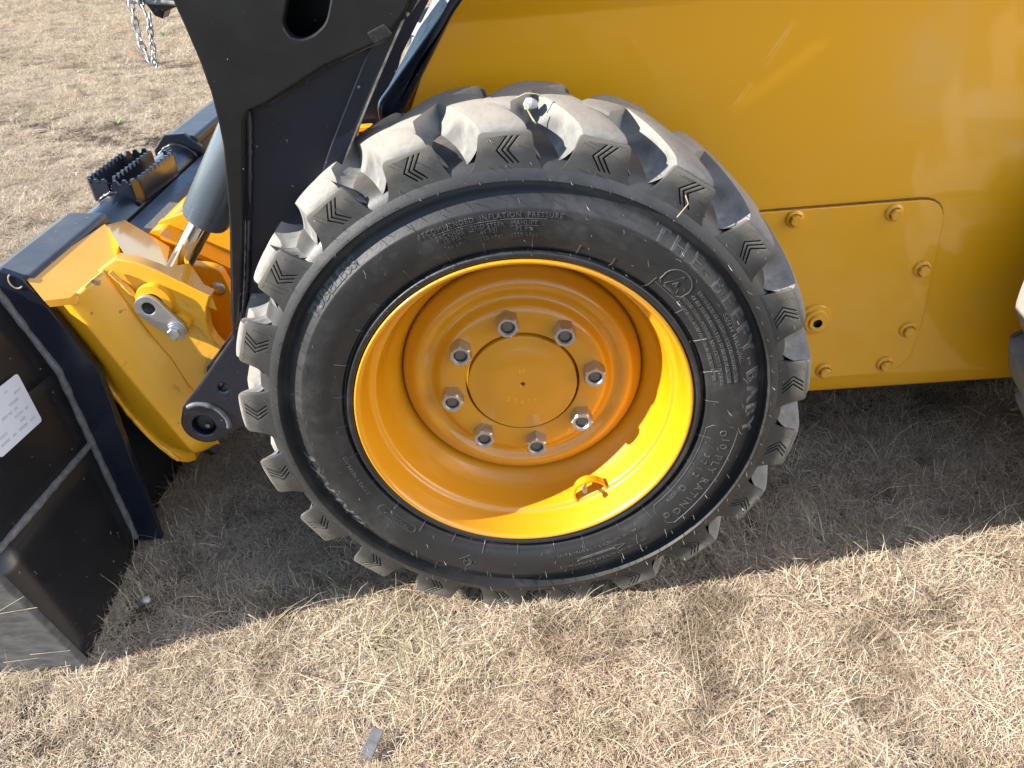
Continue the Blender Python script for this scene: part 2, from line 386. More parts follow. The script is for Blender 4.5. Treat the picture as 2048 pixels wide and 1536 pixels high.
def build_grass():
    col = bpy.data.collections.new('grass_tufts')
    specs = [(72, .014, .036, 1.10, .00105), (60, .020, .050, 1.25, .00115), (80, .008, .026, 1.0, .00105), (48, .026, .062, 1.35, .00115),
             (74, .012, .034, 1.4, .00115), (40, .032, .075, 1.25, .00115), (68, .014, .036, .85, .00105), (34, .040, .090, 1.3, .00115)]
    for i, q in enumerate(specs): col.objects.link(tuft_mesh('grass_tuft_%d' % i, *q, 50+i))
    r = RNG; P = []; SC = []; RZ = []; IX = []
    def scatter(x0, x1, y0, y1, dens, sc, keep):
        st = dens**-.5; X, Y = np.meshgrid(np.arange(x0, x1, st), np.arange(y0, y1, st)); x = X.ravel()+r.uniform(-.55, .55, X.size)*st; y = Y.ravel()+r.uniform(-.55, .55, X.size)*st; k = keep(x, y); x, y = x[k], y[k]; n = len(x)
        clump = .5+.5*hnoise(x*1.6+3, y*1.6)
        dn = np.clip(.62+.62*clump-.75*rut(x, y)*(x < -1.4), .15, 1); q = r.random(n) < dn; x, y, clump = x[q], y[q], clump[q]; n = len(x)
        z = gz(x, y); P.append(np.stack([x, y, z], -1)); SC.append(sc*r.uniform(.7, 1.2, n)*(.62+.62*clump)); RZ.append(r.uniform(0, 6.283, n))
        ix = r.choice(8, n, p=[.18, .15, .20, .09, .18, .05, .12, .03]); IX.append(ix)
    vis = lambda x, y: np.ones(len(x), bool)
    near = lambda x, y: (np.abs(x-.02) < .35+.78*(y+1.25)) | ((x < 0) & (x > -1.7) & (y < 1.6))
    scatter(-1.9, 1.9, -.75, .75, 460, .95, near)
    scatter(-3.2, 2.2, .75, 2.6, 230, 1.05, lambda x, y: (x < -.3) | (y < 1.3))
    scatter(-5, .8, 2.6, 5.5, 150, 1.3, lambda x, y: x < .3)
    scatter(-9, .5, 5.5, 10, 75, 1.8, lambda x, y: x > -1.15*y)
    scatter(-16, 2, 10, 22, 22, 2.8, lambda x, y: x > -1.15*y)
    P = np.concatenate(P); SC = np.concatenate(SC); RZ = np.concatenate(RZ); IX = np.concatenate(IX)
    me = bpy.data.meshes.new('dry_grass'); me.vertices.add(len(P)); me.vertices.foreach_set('co', P.astype(np.float32).ravel())
    for nm, ty, d in (('gs', 'FLOAT', SC), ('rz', 'FLOAT', RZ), ('ix', 'INT', IX)):
        a = me.attributes.new(nm, ty, 'POINT'); a.data.foreach_set('value', d.astype(np.int32 if ty == 'INT' else np.float32))
    me.update(); o = bpy.data.objects.new('dry_grass', me); link(o); me.materials.append(M['grass'])
    tag(o, 'short dry straw coloured grass covering the field', 'grass', kind='stuff')
    ng = bpy.data.node_groups.new('scatter_grass', 'GeometryNodeTree')
    ng.interface.new_socket('Geometry', in_out='INPUT', socket_type='NodeSocketGeometry'); ng.interface.new_socket('Geometry', in_out='OUTPUT', socket_type='NodeSocketGeometry')
    gi = ng.nodes.new('NodeGroupInput'); go = ng.nodes.new('NodeGroupOutput'); ip = ng.nodes.new('GeometryNodeInstanceOnPoints')
    ci = ng.nodes.new('GeometryNodeCollectionInfo'); ci.inputs['Collection'].default_value = col; ci.inputs['Separate Children'].default_value = True; ci.inputs['Reset Children'].default_value = True
    def attr(nm, dt):
        n = ng.nodes.new('GeometryNodeInputNamedAttribute'); n.data_type = dt; n.inputs[0].default_value = nm; return n.outputs['Attribute']
    L = ng.links.new
    cx = ng.nodes.new('ShaderNodeCombineXYZ'); L(attr('rz', 'FLOAT'), cx.inputs[2])
    er = ng.nodes.new('FunctionNodeEulerToRotation'); L(cx.outputs[0], er.inputs[0])
    L(gi.outputs[0], ip.inputs['Points']); L(ci.outputs[0], ip.inputs['Instance']); ip.inputs['Pick Instance'].default_value = True
    L(attr('ix', 'INT'), ip.inputs['Instance Index']); L(er.outputs[0], ip.inputs['Rotation']); L(attr('gs', 'FLOAT'), ip.inputs['Scale'])
    L(ip.outputs[0], go.inputs[0])
    md = o.modifiers.new('scatter', 'NODES'); md.node_group = ng
build_grass()

# ------------------------------------------------------------------ the loader
loader = empty('skid_steer_loader')
tag(loader, 'yellow and black skid steer loader standing on dry grass', 'skid steer loader')

# ---- wheel
PITCH = 2*math.pi/21
TW = .228                                            # tyre width
SIDE = [(.2320, .010), (.2335, -.001), (.2380, -.0040), (.2425, -.0030), (.2450, .0055), (.2475, .0055), (.2495, -.002), (.256, -.0045), (.266, -.0085), (.280, -.0110), (.293, -.0112), (.3020, -.0105),
        (.3025, -.0102), (.309, -.0060), (.317, -.0008), (.3235, .0040), (.3290, .0055), (.3318, -.0030), (.3335, -.0085), (.3345, -.0092), (.3455, -.0035)]
def side_y(r):
    R = [p[0] for p in SIDE]; return float(np.interp(r, R, [p[1] for p in SIDE]))
def base_r(y):  return .3465+.028*math.sqrt(max(0, 1-((y-TW/2)/(TW/2+.002))**2))
def top_r(y):   return .3875+.0145*math.sqrt(max(0, 1-((y-TW/2)/(TW/2))**2))
CHEV = []
def lug_mesh(mirror=False):
    V = []; F = []; mi = []
    END = .150
    ys = np.concatenate([np.linspace(.0030, .016, 7), np.linspace(.022, END, 20), np.linspace(END+.002, END+.014, 5), np.linspace(END+.017, .216, 24)])
    WL, WR = .0270, .0215                             # widths of the sloping left and right walls
    us = np.concatenate([np.linspace(-1, 0, 11), [.0], np.linspace(.12, .88, 7), [1.0], np.linspace(1, 2, 10)[1:]])   # -1..0 left wall, 0..1 top, 1..2 right wall
    for y in ys:
        u = min(max(y/END, 0), 1); sc = -.074*(u**1.1); hw = .0275-.0055*u
        e = 1.0
        if y > END:
            q = (y-END)/.066; e = max(0, .86-.84*q); e = e-.11*((q*3.0) % 1.0)
            t = min(1, (y-END)/.010); e = max(0, 1-(1-e)*t*t*(3-2*t))
        for k in us:
            if k < 0: t = 1+k; s = sc-hw+k*WL
            elif k <= 1: t = 1; s = sc-hw+2*hw*k
            else: t = 2-k; s = sc+hw+(k-1)*WR
            prof = .5*(1-math.sqrt(max(0, 1-t**1.7)))+.5*t**1.5
            if t == 1: prof -= .0
            R0 = base_r(y)-.0016; R1 = top_r(y)
            crown = -.0010*(2*min(max(k, 0), 1)-1)**4
            h = (R1+crown-R0)*prof*e
            edge = min(max((y-.0030)/.013, 0), 1); h -= (1-math.sqrt(edge*(2-edge)))*.0055*prof
            r = R0+h; a = math.pi/2 - s/.40
            yy = TW-y if mirror else y
            V.append((r*math.cos(a), yy, r*math.sin(a)))
    ns = len(us)
    for j in range(len(ys)-1):
        for i in range(ns-1):
            f = (j*ns+i, j*ns+i+1, (j+1)*ns+i+1, (j+1)*ns+i)
            F.append(f[::-1] if not mirror else f)
    mi = [0]*len(F)
    # shoulder face with three engraved chevrons
    out = rounded([(-.0490, .3425), (.0460, .3425), (.0385, .3505), (.0335, .3620), (.0285, .3868), (-.0285, .3868), (-.0340, .3620), (-.0400, .3505)], .005, 3)
    holes = []
    for k in range(3):
        cx = -.0115+k*.0062; w = .0019; ax = .0125; hz = .0150; zc = .3665
        holes.append([(cx, zc), (cx+ax, zc+hz), (cx+ax+w*1.3, zc+hz), (cx+w*1.3, zc), (cx+ax+w*1.3, zc-hz), (cx+ax, zc-hz)][::-1])
    cv, cf = curve_mesh([out]+holes, .0060, .0006)
    k = len(V)
    for u, v, w in cv:
        a = math.pi/2-u/.366; yy = .0012+(v-.366)*.09-w
        if mirror: yy = TW-yy
        V.append((v*math.cos(a), yy, v*math.sin(a)))
    for f in cf: F.append(tuple(i+k for i in (f if not mirror else f[::-1]))); mi.append(1)
    # back of the engraving
    k = len(V)
    for u, v in [(-.036, .343), (.036, .343), (.028, .382), (-.028, .382)]:
        a = math.pi/2-u/.366; yy = .0050
        if mirror: yy = TW-yy
        V.append((v*math.cos(a), yy, v*math.sin(a)))
    F.append((k, k+1, k+2, k+3) if not mirror else (k+3, k+2, k+1, k)); mi.append(1)
    used = sorted({i for f in F for i in f}); mp = {o: n for n, o in enumerate(used)}
    me = bpy.data.meshes.new('tread_lug'); me.from_pydata([V[i] for i in used], [], [tuple(mp[i] for i in f) for f in F])
    me.materials.append(M['tread']); me.materials.append(M['rubber'])
    me.polygons.foreach_set('material_index', mi); me.polygons.foreach_set('use_smooth', [True]*len(mi)); me.set_sharp_from_angle(angle=math.radians(33))
    return me
def arc_text(mb, body, deg, r, size, h=.0011, spacing=1.0, align='CENTER', outline=0, span=0):
    """raised lettering running clockwise with its tops towards the tread"""
    V, F = text_mesh(body, size, h*1.5, spacing, align, outline*1.35); W = []
    if span:
        lo = min(v[0] for v in V); hi = max(v[0] for v in V); k = math.radians(span)*r/(hi-lo); V = [((v[0]-(lo+hi)/2)*k, v[1], v[2]) for v in V]
    for u, v, w in V:
        rr = r+v; a = math.radians(deg)-u/r
        W.append((rr*math.cos(a), side_y(rr)-w-.0001, rr*math.sin(a)))
    mb.add(W, [f[::-1] for f in F])
def arc_line(mb, pts, w=.0007, h=.0011, closed=False):
    """raised line through (deg, r) points"""
    P = [(r*math.cos(math.radians(a)), side_y(r)-h*.3, r*math.sin(math.radians(a))) for a, r in pts]
    mb.tube(P, w, 5, closed)
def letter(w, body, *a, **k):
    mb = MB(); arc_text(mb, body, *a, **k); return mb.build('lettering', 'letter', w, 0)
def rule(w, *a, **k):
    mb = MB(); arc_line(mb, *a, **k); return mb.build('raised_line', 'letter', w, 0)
def polar_rect(a0, a1, r0, r1, n=10, cr=.008):
    out = []
    A = lambda t: a0+(a1-a0)*t
    out += [(A(t), r1) for t in np.linspace(.04, .96, n)]+[(a1, r1-cr)]+[(a1, r0+cr)]+[(A(t), r0) for t in np.linspace(.96, .04, n)]+[(a0, r0+cr), (a0, r1-cr)]
    return out
def build_wheel():
    w = empty('wheel', (0, 0, HZ), loader)
    tread = [(base_r(y), y) for y in np.linspace(.0005, TW-.0005, 40)]
    far = [(r, TW-y) for r, y in SIDE[::-1]]
    prof = []
    prof += SIDE[:1]
    seg = [SIDE[0:5], SIDE[4:6], SIDE[5:12], SIDE[12:17], SIDE[16:19], SIDE[18:21]]
    for s in seg:
        for p in smooth_profile(s, 3):
            if not prof or (abs(prof[-1][0]-p[0])+abs(prof[-1][1]-p[1])) > 1e-5: prof.append(p)
    V, F = lathe(prof+tread+far, 252)
    casing = mk('tyre', V, F, 'rubber', w, 26); casing['label'] = 'black sidewall of the chunky tyre with raised lettering'
    near, farm = lug_mesh(False), lug_mesh(True)
    for k in range(21):
        for mesh, off in ((near, 0), (farm, .5)):
            o = bpy.data.objects.new('tread_lug', mesh); link(o, w)
            o.rotation_euler = (0, -(math.radians(89.3)-math.pi/2)+(k+off)*PITCH, 0)
    # raised lettering
    lw = w
    letter(lw, 'RECOMMENDED  INFLATION  PRESSURE', 94.3, .2935, .0086, .0008, 1.16)
    rule(lw, [(a, .2885) for a in np.linspace(108.2, 80.6, 30)], .0005)
    letter(lw, 'BACKHOE', 104.2, .2835, .0072, .0008, 1.1); letter(lw, '50 PSI', 104.2, .2755, .0070, .0008, 1.2); letter(lw, '(340 kPa)', 104.2, .2675, .0070, .0008, 1.15)
    letter(lw, 'SKID STEER', 94.8, .2835, .0072, .0008, 1.1); letter(lw, '45 PSI', 94.8, .2755, .0070, .0008, 1.2); letter(lw, '(310 kPa)', 94.8, .2675, .0070, .0008, 1.15)
    letter(lw, 'MANLIFT', 86.0, .2835, .0072, .0008, 1.1); letter(lw, '75 PSI', 86.0, .2755, .0070, .0008, 1.2); letter(lw, '(520 kPa)', 86.0, .2675, .0070, .0008, 1.15)
    for c, hwid in ((104.2, 3.6), (94.8, 4.6), (86, 3.4)): rule(lw, [(a, .2797) for a in np.linspace(c+hwid, c-hwid, 10)], .0004)
    letter(lw, 'TUBELESS', 136.3, .3115, .0185, .0012, 1.06, span=18.5, outline=.0008); letter(lw, 'TUBELESS', 136.3, .3115, .0185, .0005, 1.06, span=18.5)
    letter(lw, 'THE-BEEFY-BABY', 23.2, .3105, .0235, .0012, 1.5, span=66, outline=.0008); letter(lw, 'THE-BEEFY-BABY', 23.2, .3105, .0235, .0004, 1.5, span=66)
    letter(lw, 'GALAXY', -158.8, .3105, .0225, .0012, 1.3, span=29, outline=.0008); letter(lw, 'GALAXY', -158.8, .3105, .0225, .0005, 1.3, span=29)
    letter(lw, '10 PLY RATING', -26.8, .2845, .0150, .0007, 1.3, span=30)
    letter(lw, '/  3 7 1 2', -21, .2685, .0120, .0009, 1.25); letter(lw, '1037-00257A', -36, .2625, .0060, .0008, 1.1)
    rule(lw, polar_rect(-7.5, -46, .2555, .2985), .0007, closed=True)
    for a in (-9.8, -44): rule(lw, [(a+.9*math.cos(t), .279+.0042*math.sin(t)) for t in np.linspace(0, 5.6, 8)], .0007, closed=True)
    rule(lw, [(-33+.9*math.cos(t), .2655+.0045*math.sin(t)) for t in np.linspace(0, 5.6, 10)], .0006, closed=True)
    letter(lw, 'AT018-1018881-003', -161.5, .2625, .0072, .0009, 1.25)
    letter(lw, '10163 0222X', -139.8, .2655, .0078, .0009, 1.1)
    rule(lw, polar_rect(-147.5, -132.5, .2600, .2710, 8, .004), .0006, closed=True)
    letter(lw, 'R-4', -118.8, .3095, .0100, .0010, 1.2)
    letter(lw, 'G4', -111.9, .2835, .0120, .0010, 1.0); rule(lw, [(-111.9-2.6, .2835), (-111.9, .2945), (-111.9+2.6, .2835), (-111.9, .2725)], .0007, closed=True)
    letter(lw, 'STEEL TIRES MUST ROTATE IN THE OPPOSITE DIRECTION', -69.5, .2695, .0052, .0008, 1.15)
    letter(lw, 'DRIVE TIRES MUST ROTATE AS THE ARROW POINTS', -68.5, .2925, .0052, .0008, 1.2)
    rule(lw, [(-75.5, .2812), (-64, .2812), (-64, .2780), (-60.5, .2825), (-64, .2870), (-64, .2838), (-75.5, .2838), (-77, .2860), (-76, .2825), (-77, .2790)], .0006, closed=True)
    letter(lw, 'SAFETY WARNING:', 20.6, .2985, .0086, .0008, 1.1)
    for i, (t, c) in enumerate((('SERIOUS INJURY OR DEATH MAY RESULT FROM AN EXPLOSION', 22.5), ('OF THE TIRE/RIM ASSEMBLY DUE TO THE USE OF EXCESSIVE', 22.5),
                                ('PRESSURE DURING MOUNTING. NEVER EXCEED 35 PSI (240 kPa)', 23), ('TO SEAT BEADS. MOUNT ONLY ON AN APPROVED 16.5" RIM.', 23.5))):
        letter(lw, t, c, .2880-i*.0092, .0068, .0008, 1.03, span=(30, 30, 32, 30)[i])
    c = 43.2
    rule(lw, [(c+4.3*math.cos(t)*(1.0 if math.sin(t) > -.5 else 1.15), .2765+.0165*math.sin(t)) for t in np.linspace(-.9, 4.05, 16)], .0008)
    rule(lw, [(c-4.4, .2600), (c+4.4, .2600)], .0008)
    rule(lw, [(c-2.3, .2665), (c, .2880), (c+2.3, .2665)], .0009, closed=True); letter(lw, 'A', c, .2745, .0100, .0009); letter(lw, 'ALLIANCE', c, .2635, .0040, .0007)
    # vent hairs and moulding flash: too many and too fine to count
    mb = MB(); rnd = random.Random(3)
    def hair(a, r, L, thick=.00042, y0=None):
        a = math.radians(a); y = side_y(r) if y0 is None else y0
        p = Vector((r*math.cos(a), y+.001, r*math.sin(a)))
        d = Vector((rnd.uniform(-.35, .35), -1, rnd.uniform(-.35, .35))).normalized()
        q = p+d*L*.6+Vector((rnd.uniform(-.1, .1), 0, rnd.uniform(-.1, .1)))*L; mb.tube([p, q, q+(d+Vector((rnd.uniform(-.4, .4), 0, rnd.uniform(-.4, .4))))*L*.45], [thick, thick, thick*.6], 4)
    for k in range(84): hair(k*360/84+rnd.uniform(-.6, .6), .3355, rnd.uniform(.006, .011))
    for k in range(45): hair(k*8+rnd.uniform(-1, 1), .3105, rnd.uniform(.007, .013))
    for k in range(45): hair(k*8+rnd.uniform(-1.5, 1.5), .2975, rnd.uniform(.008, .016))
    for k in range(26): hair(k*13.8+rnd.uniform(-2, 2), .2780, rnd.uniform(.006, .014))
    for k in range(20): hair(k*18+rnd.uniform(-4, 4), .2600, rnd.uniform(.004, .010))
    for k in range(60): hair(k*6+rnd.uniform(-1, 1), .2445, rnd.uniform(.004, .007), y0=.002)
    for k in range(48): hair(k*7.5+rnd.uniform(-1, 1), .2335, rnd.uniform(.004, .008), y0=.004)
    for k in range(21):
        c = 89.3+k*360/21
        for da, r in ((-3.6, .374), (2.6, .381), (3.3, .379), (-4.2, .352), (3.8, .350), (0.4, .349), (1.2, .350), (-1.4, .372)):
            hair(c+da+rnd.uniform(-.3, .3), r, rnd.uniform(.004, .010), y0=-.0006)
    for k in range(30):
        a = k*12+rnd.uniform(-1, 1); r1 = rnd.uniform(.256, .268)
        arc_line(mb, [(a, .2385), (a+.1, .2445), (a, .25), (a+rnd.uniform(-.3, .3), r1)], .00065, .0014)
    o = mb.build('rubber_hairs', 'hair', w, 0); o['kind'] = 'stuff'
    # rim
    rimp = [(.2325, .006), (.2330, -.001), (.2318, -.0042), (.2290, -.0045), (.2262, -.0020), (.2240, .004), (.2222, .011), (.2205, .018), (.2185, .026), (.2168, .034), (.2150, .0385), (.2100, .0415),
            (.2078, .048), (.2040, .064), (.1985, .080), (.1900, .094), (.1820, .106), (.1785, .118), (.178, .14)]
    V, F = lathe(smooth_profile(rimp, 3), 160); mk('rim', V, F, 'rimyellow', w, 60)['label'] = 'glossy yellow wheel rim barrel'
    disc = [(.1795, .120), (.1775, .108), (.1750, .103), (.1700, .098), (.163, .0915), (.156, .0885), (.149, .0892), (.142, .0935), (.136, .0955), (.131, .0930), (.126, .0875), (.121, .0835), (.114, .0815), (.104, .0805), (.092, .0805),
            (.0845, .0810), (.0832, .0830), (.0830, .095)]
    V, F = lathe(smooth_profile(disc, 3), 128); mk('wheel_disc', V, F, 'rimyellow', w, 60)['label'] = 'dished yellow wheel disc'
    cap = [(.0800, .100), (.0800, .0800), (.0790, .0780), (.0765, .0772), (.060, .0770), (.0590, .0764), (.030, .0762), (.0042, .0762), (.0034, .0770), (.0032, .084), (.0005, .084)]
    V, F = lathe(cap, 96, False, True); hc = mk('hub_cap', V, F, 'rimyellow', w, 35)
    mb = MB()
    for t, x, z, s in (('H', .0, .022, .012), ('2', -.022, -.024, .010), ('2', -.0125, -.029, .010), ('0', -.003, -.032, .010), ('7', .007, -.031, .010), ('6', .017, -.028, .010)):
        V, F = text_mesh(t, s, .0004); mk('cast_mark', [(u+x, .0762-ww*.6, v+z) for u, v, ww in V], [f[::-1] for f in F], 'yellow', w, 0)
    nutm = MB(); V = []; F = []; R = .0168; h = .0225
    for y, q in ((0, R), (-h*.90, R)):
        V += [(q*math.cos(k*math.pi/12), y, q*math.sin(k*math.pi/12)) if k % 4 == 0 else
              tuple(np.array((q*math.cos((k//4)*math.pi/3), y, q*math.sin((k//4)*math.pi/3)))*(1-(k % 4)/4)+np.array((q*math.cos((k//4+1)*math.pi/3), y, q*math.sin((k//4+1)*math.pi/3)))*((k % 4)/4)) for k in range(24)]
    for y, q in ((-h, .0140), (-h, .0108), (-h+.0025, .0094), (-h+.009, .0094)): V += [(q*math.cos(k*math.pi/12), y, q*math.sin(k*math.pi/12)) for k in range(24)]
    for i in range(5):
        for k in range(24): F.append((i*24+k, i*24+(k+1) % 24, (i+1)*24+(k+1) % 24, (i+1)*24+k))
    nutm.add(V, F)
    sv = lathe([(.0092, -.005), (.0092, -.0165), (.0086, -.0180), (.0070, -.0188), (.0068, -.0180), (.0005, -.0180)], 20, False, True)
    m0 = s0 = None
    for k, a in enumerate((97.5, 52.2, 6.4, -38.4, -82.7, -126.6, -170.8, 143.7)):
        a = 97.5-45*k; p = (.1055*math.cos(math.radians(a)), .0805, .1055*math.sin(math.radians(a)))
        if m0 is None: m0 = nutm.build('lug_nut', 'zinc', w, 24); o = m0; s0 = mk('wheel_stud', *sv, 'steel', w, 60); st = s0
        else: o = bpy.data.objects.new('lug_nut', m0.data); link(o, w); st = bpy.data.objects.new('wheel_stud', s0.data); link(st, w)
        o.location = st.location = p; o.rotation_euler = (0, random.uniform(0, 1), 0)
    # valve and its guard on the lower barrel
    av = math.radians(-63.6); er = Vector((math.cos(av), 0, math.sin(av))); et = Vector((-math.sin(av), 0, math.cos(av)))
    base = er*.199+Vector((0, .055, 0))
    mb = MB(); d = (Vector((0, -1, 0))*.85-er*.12).normalized(); b0 = base-er*.010
    mb.tube([b0, b0+d*.010], .0052, 12); mb.tube([b0+d*.009, b0+d*.016, b0+d*.028], [.0042, .0030, .0030], 12)
    mb.tube([b0+d*.027, b0+d*.034], .0040, 10); mb.build('valve_stem', 'zinc', w, 40)
    V = []; F = []; n = 16
    for i in range(n+1):
        t = math.pi*(1.12*i/n-.06); lx = .0275*math.cos(t); lr = .031*math.sin(t)
        for (rs, yy) in ((1, .050), (1, .034+.004*abs(math.cos(t))), (.90, .034+.004*abs(math.cos(t))), (.90, .050)):
            V.append(base+et*lx*rs+er*(.012-lr*rs)+Vector((0, yy-.058+.004, 0)))
    for i in range(n):
        for k in range(4): F.append((i*4+k, i*4+(k+1) % 4, i*4+4+(k+1) % 4, i*4+4+k))
    F += [(0, 1, 2, 3), (n*4+3, n*4+2, n*4+1, n*4)]
    mk('valve_guard', V, F, 'rimyellow', w, 35)
    return w
front = build_wheel()
def copy_wheel(src, loc, turn):
    c = empty('wheel', loc, loader); c.rotation_euler = (0, turn, 0)
    for ch in src.children:
        o = ch.copy(); COL.objects.link(o); o.parent = c
    return c
front['label'] = 'front wheel with yellow rim and dusty lugged tyre'
rear = copy_wheel(front, (1.178, 0, HZ), .11); rear['label'] = 'rear wheel with lit dusty tread at the right'

# ---- body side
YB = .32
def build_body():
    # side wall: rolled bottom edge, flat side, upper bend leaning outwards
    prof = [(.62, .150), (.36, .150), (.337, .156), (.326, .165), (.3205, .178), (.3200, .20), (.3200, .50), (.3200, .838), (.3185, .8435), (.3120, .856), (.300, .90), (.290, 1.0), (.290, 1.5), (.62, 1.5)]
    n = len(prof); V = []; F = []
    xf = lambda z: -.157+.70*max(z-.717, -.35)       # slanted front edge
    for x in (0, 1, 2):
        for y, z in prof: V.append((xf(z)-.01 if x == 0 else (1.0 if x == 1 else 2.4), y, z))
    for j in range(2):
        for i in range(n-1): F.append((j*n+i, (j+1)*n+i, (j+1)*n+i+1, j*n+i+1))
    F.append(tuple(range(n))); F.append(tuple(2*n+i for i in range(n))[::-1])
    b = mk('body', V, F, 'yellow', loader, 25); b['label'] = 'smooth yellow side of the loader body'
    # belly and far half of the chassis
    MB().box((1.15, 1.0, .55), (2.3, .80, .78)).build('chassis', 'black', loader, 30)
    # faint weld marks showing through the side sheet
    for p0, p1 in (((.420, .806), (.380, .747)), ((.366, .727), (.336, .684))):
        V = []; F = []; n = 12; P0 = Vector((p0[0], .3200, p0[1])); P1 = Vector((p1[0], .3200, p1[1])); t = (P1-P0).normalized(); s = Vector((t.z, 0, -t.x))
        rows = 9
        for i in range(n+1):
            f = i/n; w = .0035+.0045*math.exp(-((f-.93)/.10)**2)+.002*math.exp(-((f-.05)/.08)**2)
            for k in range(rows):
                q = k/(rows-1)*2-1; hgt = .0011*math.cos(q*math.pi/2)**1.5*math.sin(math.pi*min(max(f, .03), .97))**.4-.0003
                V.append(P0+(P1-P0)*f+s*w*q*1.6+Vector((0, -hgt, 0)))
        for i in range(n):
            for k in range(rows-1): F.append((i*rows+k, i*rows+k+1, (i+1)*rows+k+1, (i+1)*rows+k))
        mk('weld_mark', V, F, 'yellow', b, 60)
    pn = plate('access_panel', rounded([(.30, .5265), (.60, .5275), (.690, .5275), (.6965, .30), (.688, .225), (.648, .2015), (.30, .2015)], .05, 6), YB-.0085, YB-.0030, 'yellow', loader, bevel=.0012)
    shade_strip = plate('gap_shade', rounded([(.30, .5285), (.60, .5297), (.692, .5297), (.6985, .30), (.6895, .2235), (.6485, .1995), (.30, .1995)], .05, 6), YB-.0032, YB+.0005, 'gap_shade', loader, bevel=.0003)  # dark plate added to draw the shadow line round the panel
    pn['label'] = 'flat yellow bolted cover plate'
    fl = MB(); V, F = lathe([(.0120, .010), (.0120, .001), (.0190, 0), (.0192, -.0035), (.0178, -.0055), (.0135, -.0075)], 28); fl.add(V, F)
    hv, hf = hexhead(.0130, .0165, 6, .1, .3); fl.add(hv, hf); V, F = lathe([(.0066, -.0164), (.0066, -.0172), (.0052, -.0172), (.0052, -.0163)], 20, False, True); fl.add(V, F)
    ref = None
    for x, z in ((.451, .513), (.609, .511), (.674, .407), (.673, .291), (.645, .223), (.538, .218)):
        if ref is None: ref = fl.build('flange_bolt', 'yellow', pn, 32); o = ref
        else: o = bpy.data.objects.new('flange_bolt', ref.data); link(o, pn)
        o.scale = (.76, .85, .76); o.location = (x, YB-.0085, z); o.rotation_euler = (0, random.uniform(0, 1), 0)
    V, F = lathe([(.0290, .001), (.0290, -.003), (.0275, -.005), (.0225, -.006), (.0215, -.010), (.0200, -.0115), (.0150, -.0120), (.0145, -.0155), (.0135, -.0170), (.0078, -.0170)], 40)
    mb = MB(); mb.add(V, F); k = 6
    hexr = [(.0078*math.cos(i*math.pi/3), .0078*math.sin(i*math.pi/3)) for i in range(6)]
    mb.add([(a, -.0169, c) for a, c in hexr]+[(a, -.008, c) for a, c in hexr], [(i, (i+1) % 6, 6+(i+1) % 6, 6+i) for i in range(6)]+[(11, 10, 9, 8, 7, 6)], 1)
    mb.build('drain_plug', ['yellow', 'hole'], pn, 35, (.508, YB-.0085, .325))
    return b
build_body()

# ---- corner plate, step sheet and cab front beside the body
def build_front():
    # rounded black corner plate in front of the yellow side
    poly = [(-.168, .762), (-.061, .874), (.06, 1.00), (.10, 1.00), (-.047, .873), (-.150, .724), (-.185, .66), (-.185, .745)]
    cp = plate('corner_plate', rounded(poly, .014, 4),   .286, .319, 'navy', loader, bevel=.013, smooth=50); cp['label'] = 'glossy black corner plate before the yellow body side'
    st = sheet('step_sheet', [(-.180, .350, .745), (-.092, .372, .866), (.01, .372, .99), (.05, .300, .98), (-.055, .300, .869), (-.166, .300, .757)], .006, 'sheet', loader, (.6, 0, -.7))
    # cab front panel and dark column behind the arm
    sheet('cab_front', [(-.36, .42, .25), (-.30, .42, .60), (-.271, .42, .648), (-.214, .42, .756), (-.145, .42, .864), (-.115, .42, .916), (-.03, .42, 1.06), (.02, .42, 1.06), (-.075, .42, .912), (-.102, .42, .861), (-.155, .42, .788), (-.180, .42, .73), (-.17, .42, .64), (-.10, .42, .25)], .02, 'navy', loader)
    mb = MB(); mb.tube([(-.165, .56, .70), (-.150, .60, .775), (-.128, .62, .812), (-.09, .64, .826), (-.03, .7, .84)], .014, 12); mb.build('hose', 'navy', loader, 60)
    mb = MB(); mb.tube([(-.149, .598, .778), (-.138, .61, .796)], .020, 8); mb.build('hose_fitting', 'zinc', loader, 40)
    # small cast bracket with two lobes
    br = empty('cast_bracket', (0, 0, 0), loader)
    for (x, y, z) in ((-.229, .385, .676), (-.246, .372, .650)):
        out = rounded([(x-.024, z-.016), (x+.018, z-.016), (x+.018, z+.016), (x-.024, z+.016)], .007, 4)
        hole = [(x-.012, z-.008), (x+.008, z-.008), (x+.008, z+.008), (x-.006, z+.008)][::-1]
        plate('lobe', out, y, y+.02, 'yellow', br, [hole], .0015)
        plate('lobe_web', rounded([(x-.018, z-.012), (x+.014, z-.012), (x+.014, z+.012), (x-.018, z+.012)], .004), y+.016, y+.024, 'hole', br, bevel=.0005)
    V, F = text_mesh('75', .010, .0006); c = math.cos(1.4); s_ = math.sin(1.4)
    mk('cast_number', [(-.229+u*c-v*s_, .3995-w, .676-(u*s_+v*c)) for u, v, w in V], [f[::-1] for f in F], 'yellow', br, 0)
build_front()

